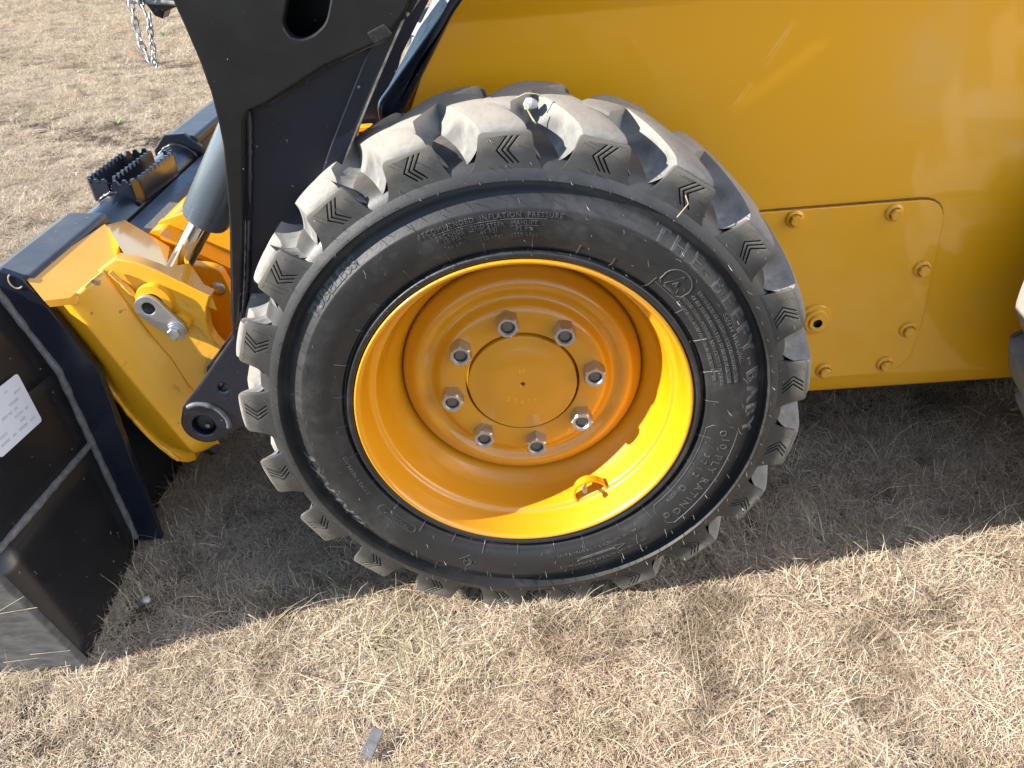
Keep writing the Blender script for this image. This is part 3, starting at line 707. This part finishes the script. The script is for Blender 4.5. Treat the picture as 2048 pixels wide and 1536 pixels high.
# ---- lift arm
YA = .070
def build_arm():
    arm = empty('lift_arm', (-.45, YA, .34), loader); arm['label'] = 'black lift arm with slotted opening and pivot ear'
    off = Vector((-.45, YA, .34))
    def sub(o): o.location = -off; return o
    left = [(-.400, .493), (-.393, .519), (-.377, .581), (-.357, .662), (-.345, .726), (-.338, .761), (-.336, .788), (-.335, .823), (-.338, .858), (-.344, .896), (-.349, .923), (-.375, 1.02), (-.42, 1.14)]
    top = [(-.44, 1.34), (-.10, 1.52), (.55, 1.48), (.50, 1.26), (.10, 1.06)]  # unseen upper arm, made tall so it shades the body side
    box = left+top+[(-.060, .945), (-.095, .893), (-.123, .866), (-.199, .8425), (-.230, .828), (-.276, .807), (-.297, .8005), (-.3055, .789), (-.314, .760), (-.327, .710), (-.341, .661), (-.363, .585), (-.382, .526)]
    hole = rounded([(-.2345, .889), (-.229, .876), (-.217, .8725), (-.203, .876), (-.186, .887), (-.170, .925), (-.155, 1.00), (-.150, 1.045), (-.175, 1.065), (-.208, 1.045), (-.222, .915)], .012, 3)[::-1]
    sub(plate('box_plate', box, YA, YA+.016, 'arm', arm, [hole], .0025))
    inner = [(p[0]-.001, p[1]) for p in left[3:]]+top+[(-.062, .945), (-.10, .895), (-.2, .85), (-.30, .81), (-.316, .76), (-.343, .661)]
    sub(plate('box_back', [(p[0]*.99-.002, p[1]+.004) for p in inner], YA+.150, YA+.165, 'arm', arm, bevel=.002))
    # walls closing the box
    mb = MB()
    def wall(pts, y0, y1, t=.010):
        for a, b in zip(pts[:-1], pts[1:]):
            A = Vector((a[0], 0, a[1])); B = Vector((b[0], 0, b[1])); d = (B-A).normalized(); nrm = Vector((-d.z, 0, d.x))*t
            mb.add([(p.x, y, p.z) for p in (A, B, B+nrm, A+nrm) for y in (y0, y1)], [(0,1,3,2),(2,3,5,4),(4,5,7,6),(6,7,1,0),(0,2,4,6),(1,7,5,3)])
    wall([(p[0]+.012, p[1]) for p in left[3:11]][::-1], YA+.0155, YA+.151); sub(mb.build('box_front', 'arm', arm, 30)); mb = MB()
    wall([(-.135, .877), (-.2, .845), (-.30, .803)], YA+.0155, YA+.151)
    sub(mb.build('box_floor', 'arm', arm, 30)); mb = MB()
    wall([(-.062, .945), (-.10, .893), (-.140, .876)], YA+.0155, YA+.151); sub(mb.build('floor_sun_block', 'arm', arm, 30)); mb = MB()  # segment added to keep stray sun off the body
    wall([(p[0]+.012, p[1]) for p in left[10:]][::-1], YA+.0155, YA+.151); sub(mb.build('front_sun_block', 'arm', arm, 30)); mb = MB()  # upper front segment added to block stray sun
    wall([(.50, 1.26), (.10, 1.06), (-.062, .945)], YA+.0155, YA+.151)
    sub(mb.build('beam_floor', 'arm', arm, 30)); mb = MB()
    wall([(-.44, 1.33), (-.10, 1.51), (.55, 1.47)], YA+.0155, YA+.151)
    sub(mb.build('box_roof', 'arm', arm, 30))
    # recessed lower plate reaching the pivot ear
    ear = [(-.496+.0345*math.cos(t), .337+.0345*math.sin(t)) for t in np.linspace(math.radians(148), math.radians(296), 14)]
    low = [(-.519, .371), (-.485, .405), (-.430, .464), (-.413, .482), (-.4065, .500), (-.403, .520), (-.386, .585), (-.368, .655), (-.352, .72), (-.34, .80), (-.30, .84), (-.13, .885), (-.098, .893), (-.147, .818), (-.198, .736), (-.232, .675), (-.255, .60), (-.28, .45), (-.33, .40), (-.404, .352), (-.44, .328), (-.468, .312)]
    low = low+ear[::-1]
    lp = plate('lower_plate', low, YA+.026, YA+.052, 'navy', arm, [circle(-.496, .336, .0175)[::-1], circle(-.447, .402, .0075, 14)[::-1]], .003); sub(lp); lp['label'] = 'navy black lower arm plate with pivot hole'
    # raised edge band along the rear edge
    e = [(-.232, .675), (-.198, .736), (-.147, .818), (-.098, .893)]
    band = [(p[0]+.003, p[1]+.001) for p in e]+[(p[0]-.016, p[1]+.010) for p in e[::-1]]
    sub(plate('edge_band', band, YA+.020, YA+.0262, 'navy', arm, bevel=.002))
    mb = MB(); mb.tube([(p[0], YA+.026, p[1]) for p in e], .0045, 10); sub(mb.build('edge_bead', 'sheet', arm, 60))
    # welds: along the front bar and under the box
    def weld(pts, r, nm='weld'):
        mb = MB(); P = []
        for a, b in zip(pts[:-1], pts[1:]):
            A, B = Vector(a), Vector(b); k = max(2, int((B-A).length/.006))
            P += [A+(B-A)*i/k for i in range(k)]
        P.append(Vector(pts[-1])); mb.tube(P, [r*random.uniform(.8, 1.2) for _ in P], 8); return sub(mb.build(nm, 'weldblack', arm, 60))
    weld([(x, YA+.022, z) for x, z in ((-.3035, .797), (-.3125, .760), (-.3255, .710), (-.3395, .661), (-.3615, .585), (-.3805, .527))], .0042)
    weld([(x, YA+.022, z) for x, z in ((-.299, .800), (-.276, .8045), (-.230, .8255), (-.199, .840), (-.125, .864))], .0042)
    sub(plate('pad', rounded([(-.142, .874), (-.120, .882), (-.113, .870), (-.135, .861)], .003), YA-.004, YA+.001, 'weldblack', arm, bevel=.0015))
    # pivot pin and the weld arc around it
    V, F = lathe([(.0176, .012), (.0170, .006), (.016, .003), (.012, .0), (.004, -.001), (.001, -.001)], 28, False, True)
    o = mk('pivot_pin', V, F, 'hole', arm, 50); o.location = Vector((-.496, YA+.034, .336))-off
    V, F = lathe([(.0045, 0), (.0045, -.003), (.003, -.0045)], 10, False, True); o = mk('grease_nipple', V, F, 'steel', arm, 50); o.location = Vector((-.492, YA+.033, .332))-off
    pts = [(-.492+.0365*math.cos(t), YA+.0255, .340+.0365*math.sin(t)) for t in np.linspace(math.radians(118), math.radians(-14), 22)]
    mb = MB(); mb.tube(pts, [.0042*random.uniform(.85, 1.15) for _ in pts], 8); sub(mb.build('weld_arc', 'weld', arm, 60))
    # inner lower plate of the pair
    sub(plate('inner_plate', [(x, z) for x, z in low], YA+.145, YA+.160, 'navy', arm, [circle(-.496, .336, .0175)[::-1]], .002))
    return arm
build_arm()

# ---- tilt cylinder
def build_cylinder():
    cy = empty('tilt_cylinder', (-.56, .30, .51), loader); off = Vector((-.56, .30, .51)); cy['label'] = 'slate grey hydraulic cylinder with chrome rod'
    a = Vector((-.585, .31, .475)); b = Vector((-.484, .30, .592)); c = Vector((-.375, .295, .735)); d = Vector((-.21, .28, .95)); u = (c-b).normalized()
    mb = MB(); mb.tube([b-u*.001, b+u*.006, c, d], [.0350, .0375, .0375, .0375], 40); V = mb.build('barrel', 'barrel', cy, 40); V.location = -off
    mb = MB(); mb.tube([a, b+u*.03], .0185, 28); mb.build('rod', 'chrome', cy, 60).location = -off
    mb = MB(); mb.tube([b-u*.006, b+u*.001], .0225, 24); mb.build('wiper_seal', 'hole', cy, 40).location = -off
    mb = MB(); mb.tube([a+Vector((0, -.03, 0)), a+Vector((0, .03, 0))], .024, 20); mb.build('rod_eye', 'steel', cy, 40).location = -off
build_cylinder()

# ---- coupler (quick hitch)
def build_coupler():
    cp = empty('coupler', (-.57, .25, .19), loader); off = Vector((-.57, .25, .19)); cp['label'] = 'yellow quick coupler frame behind the bucket'
    def sub(o): o.location = Vector(o.location)-off; return o
    c0 = [(-.760, .252, .491), (-.746, .252, .444), (-.733, .252, .400), (-.721, .252, .351), (-.703, .252, .280), (-.678, .252, .220), (-.648, .252, .172)]
    c1 = [(-.690, .205, .516), (-.675, .205, .477), (-.660, .205, .430), (-.642, .205, .376), (-.621, .205, .315), (-.598, .205, .250), (-.585, .205, .208)]
    c2 = [(-.663, .213, .532), (-.645, .215, .482), (-.629, .215, .422), (-.611, .215, .368), (-.595, .215, .301), (-.579, .215, .252), (-.572, .215, .204)]
    c3 = [(-.639, .236, .546), (-.621, .236, .483), (-.604, .236, .427), (-.585, .236, .382), (-.568, .236, .311), (-.560, .236, .253), (-.556, .236, .204)]
    lip = [(p[0]+.006, .249, p[2]-.018) for p in c0]
    cols = [[(p[0]+.010, .30, p[2]-.024) for p in c0], lip, c0, [tuple(.3*np.array(a)+.7*np.array(b)) for a, b in zip(c0, c1)], c1, [tuple(.5*np.array(a)+.5*np.array(b)) for a, b in zip(c1, c2)], c2, c3]
    # last row turned under to close the foot
    V = []; F = []; nr = 8
    for c in cols:
        q = Vector(c[-1]); V += [Vector(p) for p in c]+[Vector((q.x*.6+-.60*.4, q.y+.03, q.z-.012))]
    for j in range(len(cols)-1):
        for i in range(nr-1): F.append((j*nr+i, (j+1)*nr+i, (j+1)*nr+i+1, j*nr+i+1))
    o = mk('bent_side_sheet', V, F, 'worn', cp, 0); sub(o); o['label'] = 'bent yellow side sheet of the coupler'
    o.data.polygons.foreach_set('use_smooth', [True]*len(F))
    cr = o.data.attributes.new('crease_edge', 'FLOAT', 'EDGE')
    for e in o.data.edges:
        a_, b_ = e.vertices; ca, cb, ra, rb = a_//nr, b_//nr, a_ % nr, b_ % nr
        v = .75 if (ca == cb and ca in (4,)) else (.9 if (ca == cb and ca in (1, 2, 7)) else 0)
        if ra == rb == 0: v = 1.0
        cr.data[e.index].value = v
    s = o.modifiers.new('thick', 'SOLIDIFY'); s.thickness = .008; s.offset = -1; s.edge_crease_rim = 1.0
    s = o.modifiers.new('sub', 'SUBSURF'); s.levels = 2; s.render_levels = 3
    P1 = [(-.645, .546), (-.611, .564), (-.584, .556), (-.557, .542), (-.484, .490), (-.496, .469), (-.503, .447), (-.505, .428), (-.501, .409), (-.491, .389), (-.475, .365), (-.515, .29), (-.548, .222), (-.566, .215), (-.572, .253), (-.575, .311), (-.590, .382), (-.609, .427), (-.626, .483)]
    o = plate('side_plate', P1, .232, .256, 'worn', cp, bevel=.0025); sub(o)
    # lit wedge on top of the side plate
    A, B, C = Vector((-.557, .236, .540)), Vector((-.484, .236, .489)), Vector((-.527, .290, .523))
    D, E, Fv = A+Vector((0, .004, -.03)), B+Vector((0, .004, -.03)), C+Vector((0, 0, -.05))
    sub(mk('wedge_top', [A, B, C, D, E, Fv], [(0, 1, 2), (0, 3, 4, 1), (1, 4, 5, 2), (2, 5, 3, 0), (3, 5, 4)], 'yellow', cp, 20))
    # hook plate tucked under the bucket lip
    hk = [(-.747, .212, .552), (-.727, .445, .545), (-.686, .399, .530), (-.668, .336, .524), (-.670, .281, .525), (-.674, .184, .526), (-.699, .161, .535)]
    V = [Vector(p) for p in hk]; cen = sum(V, Vector())/len(V); n = len(V)
    lowv = [v+Vector((.002, .004, -.013)) for v in V]
    F = [(i, (i+1) % n, 2*n) for i in range(n)]+[((i+1) % n, i, n+i, n+(i+1) % n) for i in range(n)]
    bm_o = mk('hook_plate', V+lowv+[cen], F, 'worn', cp, 50); sub(bm_o)
    sub(sheet('inner_web', [(-.728, .45, .541), (-.718, .50, .530), (-.614, .42, .503), (-.56, .27, .520), (-.605, .252, .558)], .30, 'yellow', cp, (.12, .15, -1)))
    # boss, retainer link and its bolt
    V, F = lathe([(.030, .022), (.029, .004), (.0275, 0), (.015, -.001)], 32); o = mk('pin_boss', V, F, 'yellow', cp, 40); o.location = (-.572, .222, .491); sub(o)
    o = mk('bolt_boss', *lathe([(.016, .02), (.0155, .004), (.0145, 0), (.004, 0)], 24), 'yellow', cp, 40); o.location = (-.540, .222, .452); sub(o)
    A, B = Vector((-.578, .485)), Vector((-.547, .443)); d = (B-A).normalized(); nn = Vector((-d.y, d.x)); out = []
    for t in np.linspace(math.pi/2, 3*math.pi/2, 14): out.append(tuple(A+(d*math.cos(t)+nn*math.sin(t))*.0215))
    for t in np.linspace(-math.pi/2, math.pi/2, 12): out.append(tuple(B+(d*math.cos(t)+nn*math.sin(t))*.0165))
    o = plate('retainer_link', out, .212, .2195, 'zinc', cp, [circle(A.x, A.y, .0105, 20)[::-1]], .001); sub(o); o['label'] = 'silver pin retainer link'
    o = mk('pin_end', *lathe([(.0105, 0), (.0095, .002), (.005, .004), (.001, .004)], 20, False, True), 'hole', cp, 50); o.location = (A.x, .2145, A.y); sub(o)
    o = mk('washer', *lathe([(.0145, .0), (.0148, -.0015), (.0145, -.003), (.009, -.003)], 28), 'zinc', cp, 40); o.location = (B.x, .2117, B.y); sub(o)
    mb = MB(); mb.add(*lathe([(.0125, 0), (.0120, -.0025), (.009, -.003)], 24)); mb.add(*hexhead(.0105, .0105, 6, .15)); o = mb.build('retainer_bolt', 'zinc', cp, 32); o.location = (B.x, .2088, B.y); o.rotation_euler = (0, .4, 0); sub(o)
    # weld bead on the side sheet and seam
    def bead(pts, r, mat='yellow', nm='weld'):
        P = []
        for a, b in zip(pts[:-1], pts[1:]):
            a, b = Vector(a), Vector(b); k = max(2, int((b-a).length/.005)); P += [a+(b-a)*i/k for i in range(k)]
        P.append(Vector(pts[-1])); mb = MB(); mb.tube(P, [r*random.uniform(.75, 1.25) for _ in P], 8); sub(mb.build(nm, mat, cp, 60))
    bead([(-.622, .224, .546), (-.607, .226, .518), (-.597, .228, .497)], .0042)
    bead([(-.585, .232, .384), (-.571, .232, .330), (-.556, .232, .285)], .0036)
    bead([(p[0]+.004, .248, p[2]-.013) for p in c0[2:]], .0045)
    # inner ear plate with rivet seen past the arc
    ear = [(-.60, .49), (-.535, .476), (-.520, .467), (-.513, .434), (-.519, .369), (-.540, .286), (-.60, .22), (-.66, .3)]
    sub(plate('inner_ear', rounded(ear, .012, 3), .380, .402, 'worn', cp, bevel=.003))
    o = mk('rivet', *lathe([(.0130, .0), (.0125, -.003), (.008, -.0055), (.001, -.0065)], 20, False, True), 'zinc', cp, 60); o.location = (-.533, .380, .434); sub(o)
    # main frame behind and its cross tubes
    sub(sheet('frame_plate', [(-.66, .50, .52), (-.50, .50, .56), (-.44, .50, .30), (-.60, .50, .18)], .02, 'yellow', cp))
    mb = MB(); mb.tube([(-.652, .47, .487), (-.652, 1.35, .487)], .030, 28); t = mb.build('cross_tube', 'yellow', cp, 60); sub(t)
    sub(sheet('cross_sheet', [(-.640, .45, .515), (-.640, 1.35, .515), (-.50, 1.35, .42), (-.50, .45, .42)], .01, 'yellow', cp, (0, 0, -1)))
    sub(MB().box((-.706, .93, .500), (.052, 1.02, .012), Euler((0, .30, 0)).to_matrix()).build('tread_bar', 'navy', cp, 30))
    sub(MB().box((-.681, .95, .505), (.026, .95, .004), Euler((0, .30, 0)).to_matrix()).build('grit_strip', 'grit', cp, 30))
    sub(MB().box((-.60, 1.30, .42), (.26, .03, .34)).build('far_side', 'yellow', cp, 30))
    # back of the frame closing the gap under it
    sub(sheet('lower_sheet', [(-.70, .28, .24), (-.70, 1.40, .24), (-.60, 1.40, .14), (-.60, .28, .14)], .012, 'black', cp, (1, 0, .3)))
build_coupler()

# ---- pin chain hanging from the arm lever
def build_chain():
    ch = empty('safety_chain', (-.41, .12, .92), loader); off = Vector((-.41, .12, .92)); ch['label'] = 'thin galvanised safety chain'
    def run(pts, step):
        P = [Vector(p) for p in pts]; out = [(P[0], (P[1]-P[0]).normalized())]; acc = 0
        for a, b in zip(P[:-1], P[1:]):
            L = (b-a).length; t = step-acc
            while t <= L: out.append((a+(b-a)*t/L, (b-a).normalized())); t += step
            acc = L-(t-step)
        return out
    link_m = None; i = 0
    for pts in ([(-.421, .125, .960), (-.418, .122, .920), (-.4195, .12, .893), (-.419, .118, .874), (-.414, .115, .859), (-.4075, .112, .851)],
                [(-.4065, .110, .855), (-.4035, .108, .866), (-.4000, .106, .883), (-.3965, .105, .902)],
                [(-.409, .125, .945), (-.4065, .122, .915), (-.403, .120, .903)], [(-.415, .13, .945), (-.411, .128, .918)]):
        for p, d in run(pts, .0088):
            if link_m is None:
                P = []
                for t in np.linspace(0, 2*math.pi, 14, endpoint=False): P.append((.0030*math.cos(t), 0, .0062*math.sin(t)))
                mb = MB(); mb.tube(P, .00105, 6, True); o = mb.build('chain_link', 'zinc', ch, 60); link_m = o.data
            else: o = bpy.data.objects.new('chain_link', link_m); link(o, ch)
            q = d.to_track_quat('Z', 'Y') @ Euler((0, 0, (i % 2)*1.57+.5)).to_quaternion(); o.rotation_mode = 'QUATERNION'; o.rotation_quaternion = q; o.location = p-off; i += 1
    lv = [(-.432, .935), (-.409, .918), (-.405, .911), (-.401, .902), (-.393, .898), (-.388, .905), (-.374, .909), (-.345, .912), (-.345, .935)]
    plate('pin_lever', lv, .135, .160, 'navy', loader, bevel=.002)
    mb = MB(); mb.tube([(-.425, .128, .921), (-.385, .128, .9165), (-.350, .128, .911)], .0028, 8); mb.build('lever_wire', 'sheet', loader, 60)
    mb = MB(); mb.tube([(-.399, .120, .908), (-.4005, .118, .897), (-.3985, .114, .893)], .0016, 8); mb.build('clip', 'zinc', loader, 60)
build_chain()

# ------------------------------------------------------------------ the bucket
def build_bucket():
    bk = empty('bucket', (-.75, -.06, 0)); off = Vector((-.75, -.06, 0))
    tag(bk, 'black steel bucket hooked on the yellow coupler, cutting edge on the grass', 'bucket')
    def sub(o): o.location = Vector(o.location)-off; return o
    # back wall: two panels, the far part carries on behind the coupler
    def quadwall(name, pts, mat='black', nx=6):
        a, b, c, d = [Vector(p) for p in pts]; V = []; F = []
        for i in range(nx+1):
            for j in range(nx+1):
                s, t = i/nx, j/nx; V.append((a*(1-s)+b*s)*(1-t)+(d*(1-s)+c*s)*t)
        for i in range(nx):
            for j in range(nx): k = i*(nx+1)+j; F.append((k, k+nx+1, k+nx+2, k+1))
        o = mk(name, V, F, mat, bk, 0); o.data.polygons.foreach_set('use_smooth', [True]*len(F))
        s = o.modifiers.new('thick', 'SOLIDIFY'); s.thickness = .010; s.offset = -1; return sub(o)
    q = quadwall('lower_wall', [(-.727, -.068, -.006), (-.752, .20, -.006), (-.753, .20, .245), (-.787, -.068, .236)]); q['label'] = 'lower black wall panel of the bucket'
    q = quadwall('upper_wall', [(-.787, -.068, .236), (-.753, .20, .245), (-.753, .20, .395), (-.80, -.068, .40)]); q['label'] = 'upper black wall panel with the white label'
    quadwall('brow_wall', [(-.80, -.068, .40), (-.753, .20, .395), (-.790, .20, .546), (-.84, -.068, .55)])
    quadwall('far_lower_wall', [(-.752, .20, -.006), (-.752, 1.75, -.006), (-.753, 1.75, .395), (-.753, .20, .395)])
    quadwall('far_brow_wall', [(-.753, .20, .395), (-.753, 1.75, .395), (-.80, 1.75, .50), (-.80, .20, .50)])
    # gusset plate standing off the back wall
    g = [(-.706, .012), (-.698, .20), (-.688, .383), (-.732, .527), (-.7445, .5565), (-.772, .571), (-.84, .575), (-.86, .53), (-.80, .49), (-.768, .39), (-.768, .012)]
    o = plate('gusset', g, .200, .213, 'navy', bk, bevel=.0012); sub(o); o['label'] = 'narrow navy black gusset strip beside the yellow coupler'
    mb = MB(); mb.tube([(-.755+.010*math.cos(t), .199, .553+.012*math.sin(t)) for t in np.linspace(2.0, 5.4, 10)], .0012, 6); sub(mb.build('chalk_mark', 'straw', bk, 60))
    # sealed seams
    def seam(pts, r, nm='seam', flat=.45):
        P = []
        for a, b in zip(pts[:-1], pts[1:]):
            a, b = Vector(a), Vector(b); k = max(2, int((b-a).length/.012)); P += [a+(b-a)*i/k for i in range(k)]
        P.append(Vector(pts[-1])); mb = MB(); mb.tube(P, [r*random.uniform(.85, 1.15) for _ in P], 8); return sub(mb.build(nm, 'weld', bk, 60))
    seam([(-.752, .198, .022), (-.752, .198, .245), (-.752, .198, .393), (-.772, .198, .47), (-.790, .198, .546)], .0068)
    seam([(-.7545, .198, .246), (-.7885, -.066, .237)], .0075)
    # near side plate
    sp = [(-.727, .010), (-.7345, -.006), (-.76, -.012), (-.897, -.030), (-1.05, -.035), (-1.45, -.02), (-1.45, .10), (-1.05, .50), (-.90, .58), (-.84, .55), (-.80, .40), (-.787, .236)]
    o = plate('side_plate', sp, -.080, -.066, 'scuff', bk, [circle(-.886, .002, .013, 16)[::-1]], .0015); sub(o); o['label'] = 'scuffed grey side plate of the bucket'
    for (xa, za), (xb, zb) in (((-.804, .147), (-.756, .174)), ((-.84, .136), (-.746, .149)), ((-.801, .045), (-.735, .049)), ((-.85, .03), (-.79, .036))):
        d = Vector((xb-xa, zb-za)).normalized(); nn = Vector((-d.y, d.x))*.0006
        sub(sheet('scratch', [(xa-nn.x, -.0803, za-nn.y), (xb-nn.x*.2, -.0803, zb-nn.y*.2), (xb+nn.x*.2, -.0803, zb+nn.y*.2), (xa+nn.x, -.0803, za+nn.y)], .0006, 'straw', bk, (0, 1, 0), 0))
    sub(MB().box((-1.05, .85, -.012), (.75, 1.80, .016)).build('floor', 'scuff', bk, 30))
    sub(plate('far_side_plate', [(-.76, 0), (-1.40, -.01), (-1.40, .06), (-.85, .48), (-.76, .48)], 1.75, 1.762, 'black', bk))
    # top lip in two lengths with a round tube between
    sec = [(-.735, .532), (-.735, .548), (-.741, .554), (-.800, .559), (-.822, .552), (-.840, .536), (-.848, .510), (-.845, .470), (-.790, .470), (-.775, .520)]
    for y0, y1 in ((.2135, .480), (.977, 1.75)):
        o = plate('top_lip', sec, y0, y1, 'lip', bk, bevel=.0)
        # extrude along y: plate() already lies in x-z, bevel soft corners
        bevel_obj(o, .004, 3, 25); sub(o); o['label'] = 'flat topped black lip of the bucket'
    octo = [(-.785+.062*math.cos(math.pi/8+k*math.pi/4), .512+.062*math.sin(math.pi/8+k*math.pi/4)) for k in range(8)]
    for y0, kk in ((.479, .80), (.967, 1.0)): sub(plate('end_flange', [(-.785+(a+.785)*kk, .506+(b-.512)*kk) for a, b in octo], y0, y0+.012, 'navy', bk, bevel=.002))
    mb = MB(); mb.tube([(-.790, .48, .492), (-.790, .98, .492)], .047, 40); o = mb.build('round_tube', 'navy', bk, 60); sub(o)
    for y0, r in ((.494, .047), (.962, .047)):
        pts = [(-.790+(r+.001)*math.cos(t), y0, .492+(r+.001)*math.sin(t)) for t in np.linspace(math.radians(-20), math.radians(170), 26)]
        mb = MB(); mb.tube(pts, [.0045*random.uniform(.7, 1.4) for _ in pts], 7); sub(mb.build('weld_ring', 'weldblack', bk, 60))
    # serrated step on the tube
    st = empty('step', (0, 0, 0), bk); st['label'] = 'serrated black boarding step'
    def serr(name, path, zb, zt, tooth=.0090, pitch=.0188):
        V = []; F = []; P = [Vector((p[0], p[1], 0)) for p in path]; tot = sum((b-a).length for a, b in zip(P[:-1], P[1:])); n = max(8, int(tot/pitch*8)); th = .0032
        acc = 0; lens = [0]
        for a, b in zip(P[:-1], P[1:]): acc += (b-a).length; lens.append(acc)
        for i in range(n+1):
            s = tot*i/n; k = min(int(np.searchsorted(lens, s, 'right'))-1, len(P)-2); t = (s-lens[k])/max(lens[k+1]-lens[k], 1e-6)
            p = P[k]+(P[k+1]-P[k])*t; d = (P[k+1]-P[k]).normalized(); nn = Vector((-d.y, d.x, 0))*th
            ph = (s/pitch) % 1.0; hh = tooth*min(1, max(0, 2.2-abs(ph-.5)*6))/1.0
            hh = min(hh, tooth)
            for q, z in ((-1, zb), (1, zb), (1, zt-tooth+hh), (-1, zt-tooth+hh)): V.append((p.x+nn.x*q, p.y+nn.y*q, z))
        for i in range(n):
            for k in range(4): F.append((i*4+k, i*4+(k+1) % 4, i*4+4+(k+1) % 4, i*4+4+k))
        F += [(3, 2, 1, 0), (n*4, n*4+1, n*4+2, n*4+3)]
        return mk(name, V, F, 'navy', st, 30, tuple(-off))
    y0, y1 = .655, .825
    serr('outer_bar', [(-.800, y0-.016), (-.840, y0-.004), (-.850, y0+.010), (-.850, y1), (-.838, y1+.022), (-.80, y1+.03)], .522, .567)
    serr('middle_bar', [(-.793, y0-.006), (-.789, y1+.01)], .525, .567)
    serr('inner_bar', [(-.792, y0-.022), (-.752, y0-.024), (-.741, y0-.010), (-.735, y1-.012), (-.742, y1+.002), (-.758, y1+.004)], .515, .565)
    for y in (y0-.022, y0-.010):
        V = []
        mb = MB(); pts = [(-.79+.049*math.cos(t), y, .492+.049*math.sin(t)) for t in np.linspace(math.radians(25), math.radians(140), 18)]
        mb.tube(pts, [.004*random.uniform(.6, 1.6) for _ in pts], 7); o = mb.build('step_weld', 'weldblack', st, 60); o.location = -off
    # maker's label on the upper wall
    lb = empty('label_plate', (0, 0, 0), bk); lb['label'] = 'white paper label with faint unreadable print'
    def on_wall(y, z, d=.0012):
        s = (y+.068)/.268; t = (z-.24)/.155; x = (-.787*(1-s)-.753*s)*(1-t)+(-.80*(1-s)-.753*s)*t; return (x+d, y, z)
    def patch(name, y0_, y1_, z0, z1, d, mat):
        pts = rounded([(y0_, z0), (y1_, z0), (y1_, z1), (y0_, z1)], min(.005, (z1-z0)*.3), 3)
        o = sheet(name, [on_wall(a, b, d) for a, b in pts], .0008, mat, lb, (-1, 0, 0), 0); return sub(o)
    patch('paper', .034, .128, .345, .434, .0016, 'label')
    rr = random.Random(5)
    for i in range(7):
        z = .424-i*.0105; y = .044
        while y < .115:
            L = rr.uniform(.006, .020)
            if rr.random() < .7: patch('print_bar', y, min(y+L, .120), z-.0040, z, .0021, 'print')
            y += L+rr.uniform(.002, .008)
    return bk
build_bucket()

# ------------------------------------------------------------------ small loose things
def lump(name, loc, r, mat, seed, squash=(1, 1, .8)):
    bm = bmesh.new(); bmesh.ops.create_icosphere(bm, subdivisions=2, radius=r); rr = random.Random(seed)
    for v in bm.verts:
        k = 1+rr.uniform(-.16, .16); v.co = Vector((v.co.x*squash[0]*k, v.co.y*squash[1]*k, v.co.z*squash[2]*k))
    me = bpy.data.meshes.new(name); bm.to_mesh(me); bm.free(); return fin(name, me, mat, None, 35, loc)
tag(lump('pebble', (.036, .085, HZ+.393), .0090, 'stone', 1), 'pale pebble wedged between the top tread lugs', 'pebble')
tag(lump('pebble', (-.7035+.03, .045, .018), .0072, 'stone', 2), 'small pale pebble on the grass beside the bucket', 'pebble')
def strand(name, pts, r, label):
    mb = MB(); mb.tube(pts, r, 5); o = mb.build(name, 'straw', None, 60); tag(o, label, 'straw'); return o
strand('straw', [(.020, .070, HZ+.405), (.032, .072, HZ+.409), (.044, .074, HZ+.407), (.052, .073, HZ+.403)], .0009, 'dry straw wrapped over the pebble in the tyre tread')
strand('straw', [(.030, .062, HZ+.398), (.036, .058, HZ+.386), (.041, .052, HZ+.378)], .0010, 'dry straw hanging below the pebble in the tyre tread')
strand('straw', [(.196, -.0045, HZ+.268), (.203, -.010, HZ+.280), (.211, -.010, HZ+.290), (.208, -.006, HZ+.299)], .0007, 'bent dry straw lying across a chevron marked tread lug')
o = MB().box((0, 0, 0), (.018, .042, .003)).build('plastic_chip', 'chip', None, 30, (-.241, -.246, .020)); o.rotation_euler = (.35, .2, -.35); tag(bevel_obj(o, .001), 'small grey flat chip lying on the sunlit grass', 'chip')
def weed(loc, n, L, seed, label):
    r = random.Random(seed); e = empty('weed', loc)
    for i in range(n):
        a = r.uniform(0, 6.28); d = Vector((math.cos(a), math.sin(a), 0)); l = L*r.uniform(.6, 1.1); up = r.uniform(.6, 1.1)
        V = []; F = []; s = Vector((-d.y, d.x, 0))*l*.09
        for k in range(5):
            t = k/4; c = d*l*t*.8+Vector((0, 0, l*up*(t-.45*t*t))); w = math.sin(math.pi*min(.95, .12+t*.85)); V += [c+s*w, c-s*w]
        for k in range(4): F.append((2*k, 2*k+1, 2*k+3, 2*k+2))
        mk('blade', V, F, 'green', e, 60)
    tag(e, label, 'weed')
weed((-2.235, 3.61, 0), 9, .075, 1, 'bright green weed tuft beyond the serrated step')
weed((-3.16, 6.86, 0), 12, .10, 2, 'low green weed behind the hanging chain')
o = sheet('fallen_leaf', [(-3.08, 5.80, .05), (-3.03, 5.79, .055), (-3.01, 5.83, .06), (-3.05, 5.86, .055)], .002, 'leaf', None, (0, 0, -1)); tag(o, 'tiny red fallen leaf in the dry grass', 'leaf')
